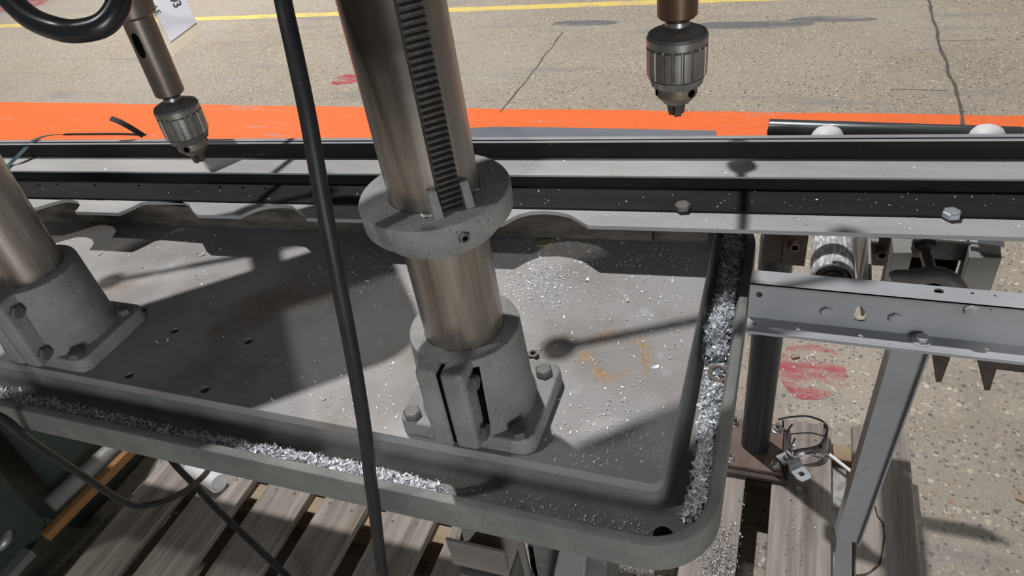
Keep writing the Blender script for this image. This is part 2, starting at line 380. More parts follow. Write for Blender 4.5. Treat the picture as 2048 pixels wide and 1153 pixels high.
# ------------------------------------------------------------------ mesh builder
class MB:
    def __init__(self):
        self.v, self.f = [], []

    def add(self, vs, fs):
        o = len(self.v)
        self.v += [Vector(p) for p in vs]
        self.f += [[i + o for i in f] for f in fs]
        return self

    def box(self, lo, hi, rot=None, pivot=None):
        x0, y0, z0 = lo
        x1, y1, z1 = hi
        vs = [Vector(p) for p in ((x0, y0, z0), (x1, y0, z0), (x1, y1, z0), (x0, y1, z0), (x0, y0, z1), (x1, y0, z1), (x1, y1, z1), (x0, y1, z1))]
        if rot is not None:
            p = Vector(pivot) if pivot is not None else (Vector(lo) + Vector(hi)) / 2
            vs = [p + rot @ (v - p) for v in vs]
        return self.add(vs, [(3, 2, 1, 0), (4, 5, 6, 7), (0, 1, 5, 4), (1, 2, 6, 5), (2, 3, 7, 6), (3, 0, 4, 7)])

    def hexa(self, b, t):
        """Solid between a bottom and a top loop of the same length."""
        n = len(b)
        fs = [tuple(range(n - 1, -1, -1)), tuple(range(n, 2 * n))]
        fs += [(i, (i + 1) % n, n + (i + 1) % n, n + i) for i in range(n)]
        return self.add(list(b) + list(t), fs)

    def prism(self, outer, vec, holes=()):
        """Flat outline (3-D points) swept along vec, with through holes."""
        loops = [list(map(Vector, outer))] + [list(map(Vector, h)) for h in holes]
        tris = tessellate_polygon(loops)
        flat = [p for l in loops for p in l]
        n = len(flat)
        vec = Vector(vec)
        fs = []
        for t in tris:
            a, b, c = (flat[i] for i in t)
            nn = (b - a).cross(c - a)
            t = tuple(t) if nn.dot(vec) < 0 else tuple(reversed(t))
            fs.append(t)
            fs.append(tuple(n + i for i in reversed(t)))
        o = 0
        for l in loops:
            k = len(l)
            for i in range(k):
                fs.append((o + i, o + (i + 1) % k, n + o + (i + 1) % k, n + o + i))
            o += k
        return self.add(flat + [p + vec for p in flat], fs)

    def lathe(self, prof, base, axis=(0, 0, 1), seg=48, cap=(True, True), rfun=None):
        base = Vector(base)
        ax = Vector(axis).normalized()
        up = Vector((0, 0, 1)) if abs(ax.z) < 0.9 else Vector((1, 0, 0))
        e1 = (up - ax * up.dot(ax)).normalized()
        e2 = ax.cross(e1)
        vs, fs = [], []
        for r, h in prof:
            for i in range(seg):
                a = 2 * PI * i / seg
                rr = rfun(r, h, i) if rfun else r
                vs.append(base + ax * h + (e1 * math.cos(a) + e2 * math.sin(a)) * rr)
        for k in range(len(prof) - 1):
            for i in range(seg):
                j = (i + 1) % seg
                fs.append((k * seg + i, k * seg + j, (k + 1) * seg + j, (k + 1) * seg + i))
        if cap[0]:
            fs.append(tuple(range(seg - 1, -1, -1)))
        if cap[1]:
            fs.append(tuple((len(prof) - 1) * seg + i for i in range(seg)))
        return self.add(vs, fs)

    def cyl(self, a, b, r, r2=None, seg=24):
        a, b = Vector(a), Vector(b)
        return self.lathe([(r, 0), (r2 if r2 is not None else r, (b - a).length)], a, b - a, seg)

    def tube(self, pts, r, seg=10, closed=False, flat=None):
        pts = [Vector(p) for p in pts]
        n = len(pts)
        prev = None
        vs, fs = [], []
        for i, p in enumerate(pts):
            t = (pts[min(i + 1, n - 1)] - pts[max(i - 1, 0)]).normalized()
            if prev is None:
                u = Vector((0, 0, 1)) if abs(t.z) < 0.9 else Vector((1, 0, 0))
                e1 = (u - t * u.dot(t)).normalized()
            else:
                e1 = (prev - t * prev.dot(t)).normalized()
            prev = e1
            e2 = t.cross(e1)
            rr = r[i] if isinstance(r, (list, tuple)) else r
            for k in range(seg):
                a = 2 * PI * k / seg
                vs.append(p + e1 * math.cos(a) * rr + e2 * math.sin(a) * rr)
        for i in range(n - 1):
            for k in range(seg):
                j = (k + 1) % seg
                fs.append((i * seg + k, i * seg + j, (i + 1) * seg + j, (i + 1) * seg + k))
        fs.append(tuple(range(seg - 1, -1, -1)))
        fs.append(tuple((n - 1) * seg + k for k in range(seg)))
        return self.add(vs, fs)

    def ribbon(self, pts, width_vec, th=0.0006):
        """Thin band of real thickness through pts; width_vec: vector or one per point."""
        n = len(pts)
        pts = [Vector(p) for p in pts]
        wv = [Vector(width_vec)] * n if not isinstance(width_vec, list) else [Vector(w) for w in width_vec]
        vs, fs = [], []
        for i, p in enumerate(pts):
            t = (pts[min(i + 1, n - 1)] - pts[max(i - 1, 0)]).normalized()
            nn = t.cross(wv[i]).normalized() * th * 0.5
            h = wv[i] * 0.5
            vs += [p - h - nn, p + h - nn, p + h + nn, p - h + nn]
        for i in range(n - 1):
            for k in range(4):
                j = (k + 1) % 4
                fs.append((i * 4 + k, i * 4 + j, (i + 1) * 4 + j, (i + 1) * 4 + k))
        fs += [(3, 2, 1, 0), tuple((n - 1) * 4 + k for k in range(4))]
        return self.add(vs, fs)

    def hexhead(self, base, axis, r=0.0095, h=0.006, rot=0.0, washer=0.0):
        base, ax = Vector(base), Vector(axis).normalized()
        up = Vector((0, 0, 1)) if abs(ax.z) < 0.9 else Vector((1, 0, 0))
        e1 = (up - ax * up.dot(ax)).normalized()
        e2 = ax.cross(e1)
        if washer:
            self.lathe([(washer, 0), (washer, 0.0014), (washer * 0.94, 0.0018)], base, ax, 24)
            base = base + ax * 0.0018
        rings = []
        for rr, hh in ((r, 0), (r, h * 0.82), (r * 0.84, h)):
            rings.append([base + ax * hh + (e1 * math.cos(rot + PI / 3 * i) + e2 * math.sin(rot + PI / 3 * i)) * rr for i in range(6)])
        vs = sum(rings, [])
        fs = [tuple(range(5, -1, -1)), tuple(range(12, 18))]
        for k in range(2):
            for i in range(6):
                j = (i + 1) % 6
                fs.append((k * 6 + i, k * 6 + j, (k + 1) * 6 + j, (k + 1) * 6 + i))
        return self.add(vs, fs)

    def build(self, name, material, parent=None, bevel=0.0, seg=2, angle=35, label=None, kind=None, smooth=True):
        lo = Vector((min(p.x for p in self.v), min(p.y for p in self.v), min(p.z for p in self.v)))
        hi = Vector((max(p.x for p in self.v), max(p.y for p in self.v), max(p.z for p in self.v)))
        c = (lo + hi) / 2
        if parent is None:
            c.z = lo.z
        me = bpy.data.meshes.new(name)
        me.from_pydata([p - c for p in self.v], [], self.f)
        bm = bmesh.new()
        bm.from_mesh(me)
        bmesh.ops.recalc_face_normals(bm, faces=bm.faces)
        bm.to_mesh(me)
        bm.free()
        me.materials.append(material)
        if smooth:
            me.shade_smooth()
            me.set_sharp_from_angle(angle=math.radians(angle))
        o = bpy.data.objects.new(name, me)
        COL.objects.link(o)
        o.location = c
        if parent is not None:
            o.parent = parent
            o.matrix_parent_inverse = Matrix.Translation(-wloc(parent))
        if bevel:
            b = o.modifiers.new('bevel', 'BEVEL')
            b.width = bevel
            b.segments = seg
            b.limit_method = 'ANGLE'
            b.angle_limit = math.radians(40)
            b.harden_normals = True
        if label:
            o['label'] = label
        if kind:
            o['kind'] = kind
        return o


def wloc(o):
    v = o.location.copy()
    return v                      # parts store their world place in location (parents only translate)


def tag(o, label, cat, group=None):
    o['label'] = label
    o['category'] = cat
    if group:
        o['group'] = group
    return o


def thing(name, label, cat, loc, group=None):
    o = bpy.data.objects.new(name, None)
    COL.objects.link(o)
    o.location = loc
    o.empty_display_size = 0.05
    return tag(o, label, cat, group)


def circle(c, r, n=20, ax='z', a0=0.0, sx=1.0, sy=1.0):
    c = Vector(c)
    out = []
    for i in range(n):
        a = a0 + 2 * PI * i / n
        u, w = r * math.cos(a) * sx, r * math.sin(a) * sy
        out.append(c + (Vector((u, w, 0)) if ax == 'z' else Vector((u, 0, w)) if ax == 'y' else Vector((0, u, w))))
    return out


def rrect(x0, y0, x1, y1, z, r, n=8):
    out = []
    for cx, cy, a in ((x1 - r, y1 - r, 0), (x0 + r, y1 - r, PI / 2), (x0 + r, y0 + r, PI), (x1 - r, y0 + r, 1.5 * PI)):
        for i in range(n + 1):
            b = a + PI / 2 * i / n
            out.append(Vector((cx + r * math.cos(b), cy + r * math.sin(b), z)))
    return out


def smooth_path(pts, n=10):
    pts = [Vector(p) for p in pts]
    out = []
    for i in range(len(pts) - 1):
        p0 = pts[max(i - 1, 0)]
        p1, p2 = pts[i], pts[i + 1]
        p3 = pts[min(i + 2, len(pts) - 1)]
        for k in range(n):
            t = k / n
            out.append(0.5 * ((2 * p1) + (p2 - p0) * t + (2 * p0 - 5 * p1 + 4 * p2 - p3) * t * t + (3 * p1 - p0 - 3 * p2 + p3) * t ** 3))
    out.append(pts[-1])
    return out


# ------------------------------------------------------------------ floor
fl = MB().box((-16, -4, -0.2), (9, 14, 0.0)).build('floor', M['concrete'])
fl['kind'] = 'structure'


def flat_patch(name, outline, material, z=0.0006, label=None):
    return MB().prism([Vector((p[0], p[1], 0.0)) for p in outline], (0, 0, z)).build(name, material, fl, label=label, smooth=False)


def wavy(x0, x1, f, amp, n, sc):
    return [Vector((x0 + (x1 - x0) * i / n, f(x0 + (x1 - x0) * i / n) + amp * noise.noise(Vector(((x0 + (x1 - x0) * i / n) * sc, 3.3, amp * 99))), 0)) for i in range(n + 1)]


up_e = wavy(-9, 5, lambda x: 2.955 + 0.0135 * x, 0.008, 260, 6)
lo_e = wavy(-9, 5, lambda x: 2.44 + 0.0135 * x, 0.008, 60, 6)
flat_patch('orange_stripe', lo_e + up_e[::-1], M['orange'], label='orange painted stripe, chipped at a floor crack on the right')
yu = wavy(-9, 3, lambda x: 4.44 + 0.02 * (x + 2), 0.01, 120, 4)
yl = wavy(-9, 3, lambda x: 4.355 + 0.02 * (x + 2), 0.012, 120, 4)
flat_patch('yellow_stripe', yl + yu[::-1], M['yellow'], label='thin worn yellow line along the far floor')


def blob(cx, cy, rx, ry, seed, n=60):
    return [Vector((cx + rx * math.cos(2 * PI * i / n) * (1 + 0.25 * noise.noise(Vector((math.cos(2 * PI * i / n) * 1.6, math.sin(2 * PI * i / n) * 1.6, seed)))),
                    cy + ry * math.sin(2 * PI * i / n) * (1 + 0.25 * noise.noise(Vector((math.cos(2 * PI * i / n) * 1.6, math.sin(2 * PI * i / n) * 1.6, seed + 5)))), 0)) for i in range(n)]


c_ = pz(1622, 742, 0)
flat_patch('red_paint_mark', blob(c_.x, c_.y, 0.088, 0.095, 1.0), M['red'], label='worn red paint mark on concrete beside the black post')
c_ = pz(690, 160, 0)
flat_patch('red_paint_mark', blob(c_.x, c_.y, 0.08, 0.07, 4.0), M['red'], label='small red paint mark left of the big column')
c_ = pz(18, 8, 0)
flat_patch('red_paint_mark', blob(c_.x, c_.y, 0.5, 0.22, 8.0), M['red'], label='red paint mark at the far left corner')


M['smear'] = floor_material('grey_smear', (0.17, 0.17, 0.175), 0.50, 0.16, 7)
for (x, y, rx_, ry_) in ((1165, 46, 0.20, 0.045), (1495, 50, 0.32, 0.055), (1665, 38, 0.22, 0.045)):
    c_ = pz(x, y, 0)
    flat_patch('grey_smear', blob(c_.x, c_.y, rx_, ry_, x * 0.01), M['smear'])


def crack_strip(pts, w):
    path = []
    for i in range(len(pts) - 1):
        a, b = Vector(pts[i]), Vector(pts[i + 1])
        k = max(2, int((b - a).length / 0.04))
        for j in range(k):
            p = a.lerp(b, j / k)
            path.append(p + Vector((0.012 * noise.noise(p * 7), 0.006 * noise.noise(p * 9 + Vector((5, 1, 0))), 0)))
    path.append(Vector(pts[-1]))
    L, R = [], []
    for i, p in enumerate(path):
        t = (path[min(i + 1, len(path) - 1)] - path[max(i - 1, 0)]).normalized()
        nn = Vector((-t.y, t.x, 0))
        ww = w * (0.6 + 0.8 * abs(noise.noise(p * 23)))
        L.append(p + nn * ww / 2)
        R.append(p - nn * ww / 2)
    return L + R[::-1]


flat_patch('floor_crack', crack_strip([pz(1850, -20, 0), pz(1880, 90, 0), pz(1908, 170, 0), pz(1932, 262, 0)], 0.016), M['crack'], 0.0009)
flat_patch('floor_crack', crack_strip([pz(1125, 65, 0), pz(1060, 150, 0), pz(1000, 225, 0)], 0.010), M['crack'], 0.0009)
flat_patch('floor_crack', crack_strip([pz(1780, 178, 0), pz(1850, 181, 0), pz(1898, 182, 0)], 0.006), M['crack'], 0.0009)
flat_patch('floor_crack', crack_strip([pz(1876, 82, 0), pz(1990, 80, 0)], 0.005), M['crack'], 0.0009)

# ------------------------------------------------------------------ pallet
ZP = 0.13
pal = thing('wooden_pallet', 'weathered wooden pallet of grey boards under the drill press table', 'pallet', (-0.4, 0.55, 0.0))
xs = [0.198 - 0.15 * k for k in range(11)]
for k, x0 in enumerate(xs):
    w = 0.106 + 0.006 * math.sin(k * 2.3)
    if x0 < -0.95:
        w = 0.112
    far = 1.165 - 0.01 * math.sin(k * 1.7)
    tp = ZP - 0.002 * (k % 3)
    b = MB().box((x0, -0.45, tp - 0.02), (x0 + w, far, tp))
    o = b.build('board', M['wood'], pal, bevel=0.0025)
    if k == 0:
        # long split in the outer board
        cp = [pz(1754, 1012, tp), pz(1758, 1032, tp), pz(1769, 1046, tp), pz(1771, 1075, tp), pz(1766, 1095, tp), pz(1755, 1128, tp), pz(1735, 1143, tp), pz(1712, 1153, tp)]
        ol = crack_strip(cp, 0.0045)
        MB().prism([Vector((p.x, p.y, tp)) for p in ol], (0, 0, 0.0005)).build('wood_split', M['split'], o, smooth=False)
for yy in (0.08, 0.70, 1.085):
    MB().box((-1.32, yy, 0.02), (0.31, yy + 0.04, 0.106)).build('stringer', M['wood_tan'], pal, bevel=0.002)
for yy in (0.05, 0.67, 1.06):
    MB().box((-1.32, yy, 0.0), (0.31, yy + 0.1, 0.018)).build('bottom_board', M['wood'], pal, bevel=0.002)
MB().box((0.160, 0.72, 0.07), (0.189, 1.062, 0.108)).build('painted_board', M['painted_wood'], pal, bevel=0.002, label='narrow board crusted with pale grey paint drips')
nh = MB()
random.seed(3)
for k, x0 in enumerate(xs):
    for yy in (0.1, 0.72, 1.105):
        for q in (0.025, 0.075):
            px_, py_ = x0 + q + random.uniform(-.008, .008), yy + random.uniform(-.012, .012)
            nh.lathe([(0.0033, -0.001), (0.0033, 0.0006), (0.002, 0.001)], (px_, py_, ZP - 0.002 * (k % 3)), (0, 0, 1), 8)
nh.build('nail_heads', M['rust_plate'], pal, kind='stuff')

# ------------------------------------------------------------------ drill press table (cast base with chip trough)
ZS = 0.86
TX0, TX1, TY0, TY1 = -1.75, -0.0178, 0.335, 0.845      # rim outer
ZT, ZR = 0.820, 0.840
tab = thing('drill_press_table', 'long grey cast iron drill press table with raised bed and chip trough', 'machine table', (-0.9, 0.59, 0.13))

painted_reflection(M['column'])
ring_stain(M['slab'], pz(1232, 708, ZS), 0.031, 0.010)
SX1, SY0, SY1 = -0.0665, 0.383, 0.812
SX0 = -1.60
holes = [circle(pz(x, y, ZS), 0.0052, 14) for x, y in ((497, 683), (349, 662), (258, 752), (410, 780), (285, 622))]
top = rrect(SX0, SY0, SX1, SY1, ZS, 0.012, 5)
MB().prism([p - Vector((0, 0, 0.012)) for p in top], (0, 0, 0.012), [[p - Vector((0, 0, 0.012)) for p in h] for h in holes]).build('bed_top', M['slab'], tab, bevel=0.0025,
                                                                                                                     label='flat bed top with small drilled holes')
bot = rrect(SX0 - 0.006, SY0 - 0.0045, SX1 + 0.006, SY1 + 0.004, ZT, 0.014, 5)
mb = MB()
b0 = [p - Vector((0, 0, 0.0121)) for p in top]
n = len(b0)
rings = [b0]
for t, zz in ((0.35, ZT + 0.010), (0.6, ZT + 0.005), (1.0, ZT + 0.0015), (1.7, ZT - 0.0005)):
    rings.append([Vector((a.x + (b.x - a.x) * t, a.y + (b.y - a.y) * t, zz)) for a, b in zip(b0, bot)])
vs = sum(rings, [])
fs = []
for k in range(len(rings) - 1):
    for i in range(n):
        j = (i + 1) % n
        fs.append((k * n + i, (k + 1) * n + i, (k + 1) * n + j, k * n + j))
fs.append(tuple(range(n)))
mb.add(vs, fs)
mb.build('bed_side', M['cast'], tab, angle=50)
hb = MB()
for h in holes:
    c = sum(h, Vector()) / len(h)
    hb.cyl((c.x, c.y, ZS - 0.0119), (c.x, c.y, ZS - 0.0105), 0.0056, seg=14)
hb.build('hole_bottoms', M['black'], tab, kind='stuff')
# trough: floor, inner wall, rim top, outer wall swept round a rounded rectangle
prof = [(0.0, ZT - 0.0145), (0.0008, ZR - 0.003), (0.0014, ZR - 0.0008), (0.0026, ZR), (0.0098, ZR), (0.0108, ZR - 0.0008), (0.0116, ZR - 0.003),
        (0.0138, ZT + 0.007), (0.0165, ZT + 0.0022), (0.0215, ZT), (0.062, ZT)]
loops = []
R0 = 0.062
for d, z in prof:
    wide = 1.0
    r = max(R0 - d, 0.012)
    x1 = TX1 - d
    loops.append(rrect(TX0 + d, TY0 + d, x1, TY1 - d, z, r, 10))
n = len(loops[0])
mb = MB()
vs = sum(loops, [])
fs = []
for k in range(len(loops) - 1):
    for i in range(n):
        j = (i + 1) % n
        fs.append((k * n + i, k * n + j, (k + 1) * n + j, (k + 1) * n + i))
mb.add(vs, fs)
mb.build('chip_trough', M['cast'], tab, angle=38, label='trough with rounded rim round the raised bed')
MB().prism(rrect(TX0 + 0.004, TY0 + 0.004, TX1 - 0.004, TY1 - 0.004, ZT - 0.0145, 0.058, 10), (0, 0, 0.0135)).build('trough_floor', M['cast'], tab)
dc = pz(1326, 1071, ZT + 0.001)
MB().lathe([(0.0085, 0), (0.0085, 0.0012)], (dc.x, dc.y, ZT - 0.0002), (0, 0, 1), 24).build('drain_hole', M['black'], tab)
# pedestal and legs below


def edge(xa, ya, xb, yb, Y, z0=0.131, z1=0.805):
    a_, b_ = py(xa, ya, Y), py(xb, yb, Y)
    k = (b_ - a_) / (b_.z - a_.z)
    return a_ + k * (z0 - a_.z), a_ + k * (z1 - a_.z)


for (l_, r_, Y, dp, mm, nm, lb_) in (((1058, 1072, 1072, 1153), (1121, 1086, 1112, 1153), 0.53, 0.16, 'cast', 'pedestal', None),
                                    ((1120, 1088, 1106, 1153), (1173, 1101, 1169, 1153), 0.505, 0.015, 'panel', 'pedestal_panel', 'pale grey flat strut below the table front'),
                                    ((1174, 1101, 1170, 1153), (1214, 1110, 1212, 1153), 0.53, 0.12, 'cast', 'pedestal', None)):
    (l0, l1), (r0, r1) = edge(*l_, Y), edge(*r_, Y)
    dv = Vector((0, dp, 0))
    MB().hexa([l0, r0, r0 + dv, l0 + dv], [l1, r1, r1 + dv, l1 + dv]).build(nm, M[mm], tab, bevel=0.003, label=lb_)
# left pedestal
MB().box((-1.74, 0.36, 0.13), (-1.424, 0.507, 0.806)).build('pedestal', M['green'], tab, bevel=0.004, label='dark green pedestal at the left end')
MB().box((-2.1, 0.58, 0.0), (-1.49, 0.95, 0.806)).build('pedestal', M['green'], tab, bevel=0.004, label='dark green rear pedestal')
MB().box((-1.74, 0.05, 0.13), (-1.40, 0.447, 0.15)).build('foot_plate', M['grey_plate'], tab, bevel=0.002)

# ------------------------------------------------------------------ drill presses
CX, CY, RC = -0.251, 0.4365, 0.0358
SPX, SPY = -0.0864, 0.578


def jaws_and_chuck(root, sx, sy, ztip, a0):
    def P(prof):
        return [(r, h) for r, h in prof]
    base = (sx, sy, ztip)
    body = MB().lathe(P([(0.0060, 0.0090), (0.0108, 0.0118), (0.0163, 0.0180), (0.0168, 0.0195), (0.0168, 0.0275)]), base, seg=40, cap=(True, True)).build('chuck', M['nose'], root,
                                                                                                                                         label='keyed drill chuck of dark steel')
    for i in range(3):
        a = a0 + 2 * PI * i / 3
        d = Vector((math.cos(a), math.sin(a), 0))
        e = Vector((-d.y, d.x, 0))
        o = Vector(base)
        pr = [o + d * 0.001 - e * 0.0028, o + d * 0.0058 - e * 0.0028, o + d * 0.0058 + e * 0.0028, o + d * 0.001 + e * 0.0028]
        tp = [p + d * 0.0022 + Vector((0, 0, 0.0118)) for p in pr]
        MB().hexa(pr, tp).build('jaw', M['chuck_dark'], body)
        kh = MB().cyl(o + d * 0.0160 + Vector((0, 0, 0.0215)) , o + d * 0.01705 + Vector((0, 0, 0.0215)), 0.0034, seg=16) if False else None
        a2 = a + 0.55
        d2 = Vector((math.cos(a2), math.sin(a2), 0))
        MB().cyl(o + d2 * 0.0150 + Vector((0, 0, 0.0225)), o + d2 * 0.01712 + Vector((0, 0, 0.0225)), 0.0034, seg=16).build('key_hole', M['black'], body)
    # geared ring
    MB().lathe([(0.0178, 0.0275), (0.0205, 0.0275), (0.0218, 0.0325), (0.0228, 0.0345), (0.0218, 0.0350)], base, seg=96, cap=(True, True),
               rfun=lambda r, h, i: r * (0.93 if (h < 0.03 and i % 4 < 2 and r > 0.019) else 1)).build('gear_ring', M['chuck'], body)
    # fluted sleeve
    MB().lathe([(0.0222, 0.0350), (0.0238, 0.0360), (0.0241, 0.0480), (0.0241, 0.0592), (0.0226, 0.0604)], base, seg=160, cap=(True, True),
               rfun=lambda r, h, i: r * (0.935 if i % 8 in (0, 1) and 0.0355 < h < 0.0598 else 1.0)).build('fluted_sleeve', M['chuck'], body, angle=24)
    MB().lathe([(0.0232, 0.0606), (0.0241, 0.0612), (0.0241, 0.0668), (0.0228, 0.0692), (0.0216, 0.0698), (0.0212, 0.0694), (0.0150, 0.0728), (0.0098, 0.0752), (0.0094, 0.0785)], base, seg=56).build('cap', M['chuck'], body, angle=22)
    MB().cyl((sx, sy, ztip + 0.0775), (sx, sy, ztip + 0.0865), 0.0072, seg=24).build('neck', M['chuck_dark'], body)


def drill_press(dx, ztip, label, quill_mat, a0, full):
    X = CX + dx
    root = thing('drill_press', label, 'drill press', (X, CY, ZS), 'drill presses on one table')
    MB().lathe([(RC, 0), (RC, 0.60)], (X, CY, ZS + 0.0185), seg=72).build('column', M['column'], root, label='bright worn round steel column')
    # base casting: flange, socket, split clamp ears
    fz = ZS + 0.0185
    mb = MB()
    fl_ = rrect(X - 0.068, SY0 + 0.0035, X + 0.0695, CY + 0.0575, ZS, 0.014, 5)
    tf = [Vector((p.x * 0.985 + X * 0.015, p.y * 0.985 + CY * 0.015, fz)) for p in fl_]
    mb.hexa(fl_, tf)
    base = mb.build('column_base', M['base_cast'], root, bevel=0.003, seg=3, label='grey cast column socket bolted to the bed')
    MB().lathe([(0.0568, 0.0), (0.0545, 0.003), (0.0532, 0.010), (0.0503, 0.086), (0.0495, 0.0895), (0.0470, 0.0905), (RC + 0.0004, 0.0905), (RC + 0.0004, 0.0)], (X, CY, fz - 0.001), seg=64,
               cap=(False, False)).build('socket', M['base_cast'], base, angle=40)
    for (xa, xb) in ((X - 0.0205, X - 0.0008), (X + 0.0024, X + 0.0245)):
        zb, zt = ZS + 0.0165, ZS + 0.1085
        y0, y1 = 0.3705, CY - 0.030
        ol = [Vector((xa, y0, zb)), Vector((xb, y0, zb)), Vector((xb, y0, zt - 0.004)), Vector((xb, y0 + 0.004, zt)), Vector((xa, y0 + 0.004, zt)), Vector((xa, y0, zt - 0.004))]
        b = [Vector((xa, y0, zb)), Vector((xb, y0, zb)), Vector((xb, y1, zb)), Vector((xa, y1, zb))]
        t = [Vector((xa, y0, zt)), Vector((xb, y0, zt)), Vector((xb, y1, zt)), Vector((xa, y1, zt))]
        MB().hexa(b, t).build('clamp_ear', M['base_cast'], base, bevel=0.0045, seg=3)
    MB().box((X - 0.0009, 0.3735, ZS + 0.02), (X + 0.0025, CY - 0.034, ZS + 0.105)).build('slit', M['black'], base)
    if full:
        MB().box((X + 0.0246, CY - 0.0475, ZS + 0.030), (X + 0.0290, CY - 0.030, ZS + 0.100)).build('shadow_gap', M['black'], base, bevel=0.001)  # black box standing in for the shaded gap beside the ear
    for zz, yy in ((0.951, 0.3835), (0.8905, 0.3825)):
        MB().hexhead((X + 0.0246, yy, zz), (1, 0, 0), 0.0082, 0.0058, 0.3).build('clamp_bolt', M['bolt'], base)
    for sx_, sy_, rt in ((-1, -1, 0.2), (1, -1, 0.5), (1, 1, 0.9), (-1, 1, 0.1)):
        MB().hexhead((X + 0.0535 * sx_, CY - 0.0005 + 0.0395 * sy_, fz), (0, 0, 1), 0.0088, 0.0068, rt).build('flange_bolt', M['bolt'], base)
    # safety collar
    zc = 1.107 if full else 1.225
    prof = [(RC + 0.0004, -0.034), (0.0455, -0.035), (0.0475, -0.0335), (0.0480, -0.0285), (0.0585, -0.0215), (0.0598, -0.0195), (0.0602, -0.0025), (0.0592, -0.0006), (0.0575, 0.0), (RC + 0.0004, 0.0)]
    col = MB().lathe(prof, (X, CY, zc), seg=72, cap=(False, False)).build('collar', M['base_cast'], root, angle=40, label='thick grey collar ring round the column')
    ra = math.radians(-45)
    rd = Vector((math.cos(ra), math.sin(ra), 0))
    re = Vector((-rd.y, rd.x, 0))
    if full:
        for s in (-1, 1):
            o = Vector((X, CY, zc)) + rd * (RC + 0.004) + re * s * 0.0125
            b = [o - rd * 0.006 - re * 0.0035, o + rd * 0.006 - re * 0.0035, o + rd * 0.006 + re * 0.0035, o - rd * 0.006 + re * 0.0035]
            b = [p - Vector((0, 0, 0.001)) for p in b]
            t = [p + Vector((0, 0, 0.021)) for p in b]
            t[1] = t[1] - rd * 0.006
            t[2] = t[2] - rd * 0.006
            MB().hexa(b, t).build('collar_lug', M['base_cast'], col, bevel=0.0012)
        sa = math.radians(-47)
        sd = Vector((math.cos(sa), math.sin(sa), 0))
        sb = Vector((X, CY, zc - 0.0120)) + sd * 0.0592
        MB().lathe([(0.0024, 0.0035), (0.0042, 0.0038), (0.0050, 0.0020), (0.0055, -0.002)], sb, sd, 6, cap=(False, False)).build('set_screw', M['bolt'], col)
        MB().lathe([(0.0026, 0.0), (0.0026, 0.0012)], sb + sd * 0.0012, sd, 12).build('screw_socket', M['black'], col)
        # rack
        zr0, zr1 = zc - 0.004, 1.40
        o = Vector((X, CY, 0)) + rd * (RC - 0.003)
        rk = MB().hexa([o - re * 0.0085 + Vector((0, 0, zr0)), o - re * 0.0085 + rd * 0.005 + Vector((0, 0, zr0)), o + re * 0.0085 + rd * 0.005 + Vector((0, 0, zr0)), o + re * 0.0085 + Vector((0, 0, zr0))],
                       [o - re * 0.0085 + Vector((0, 0, zr1)), o - re * 0.0085 + rd * 0.005 + Vector((0, 0, zr1)), o + re * 0.0085 + rd * 0.005 + Vector((0, 0, zr1)), o + re * 0.0085 + Vector((0, 0, zr1))])
        rack = rk.build('column_rack', M['rack'], root, label='black greasy toothed rack down the column')
        pitch = 0.00475
        proto = None
        k = 0
        z = zr0 + 0.005
        while z < 1.29:
            if proto is None:
                q = Vector((X, CY, z)) + rd * (RC + 0.0018)
                hh = [(-0.00185, 0), (0.00185, 0), (0.00135, 0.0026), (0.0007, 0.0036), (-0.0007, 0.0036), (-0.00135, 0.0026)]
                a = [q - re * 0.0083 + Vector((0, 0, u)) + rd * w for u, w in hh]
                b = [q + re * 0.0083 + Vector((0, 0, u)) + rd * w for u, w in hh]
                proto = MB().hexa(a, b).build('tooth', M['rack'], rack, angle=50)
            else:
                c = proto.copy()
                COL.objects.link(c)
                c.location = proto.location + Vector((0, 0, pitch * k))
                c.rotation_euler = (0, 0, 0.0)
            k += 1
            z += pitch
    # spindle
    qx, qy = SPX + dx, SPY
    zq = ztip + 0.0815
    MB().lathe([(0.0140, 0), (0.0156, 0.0016), (0.0156, 0.16 if full else 0.22)], (qx, qy, zq), seg=48).build('quill', quill_mat, root, label='round spindle quill above the chuck')
    jaws_and_chuck(root, qx, qy, ztip, a0)
    return root, qx, qy, zq


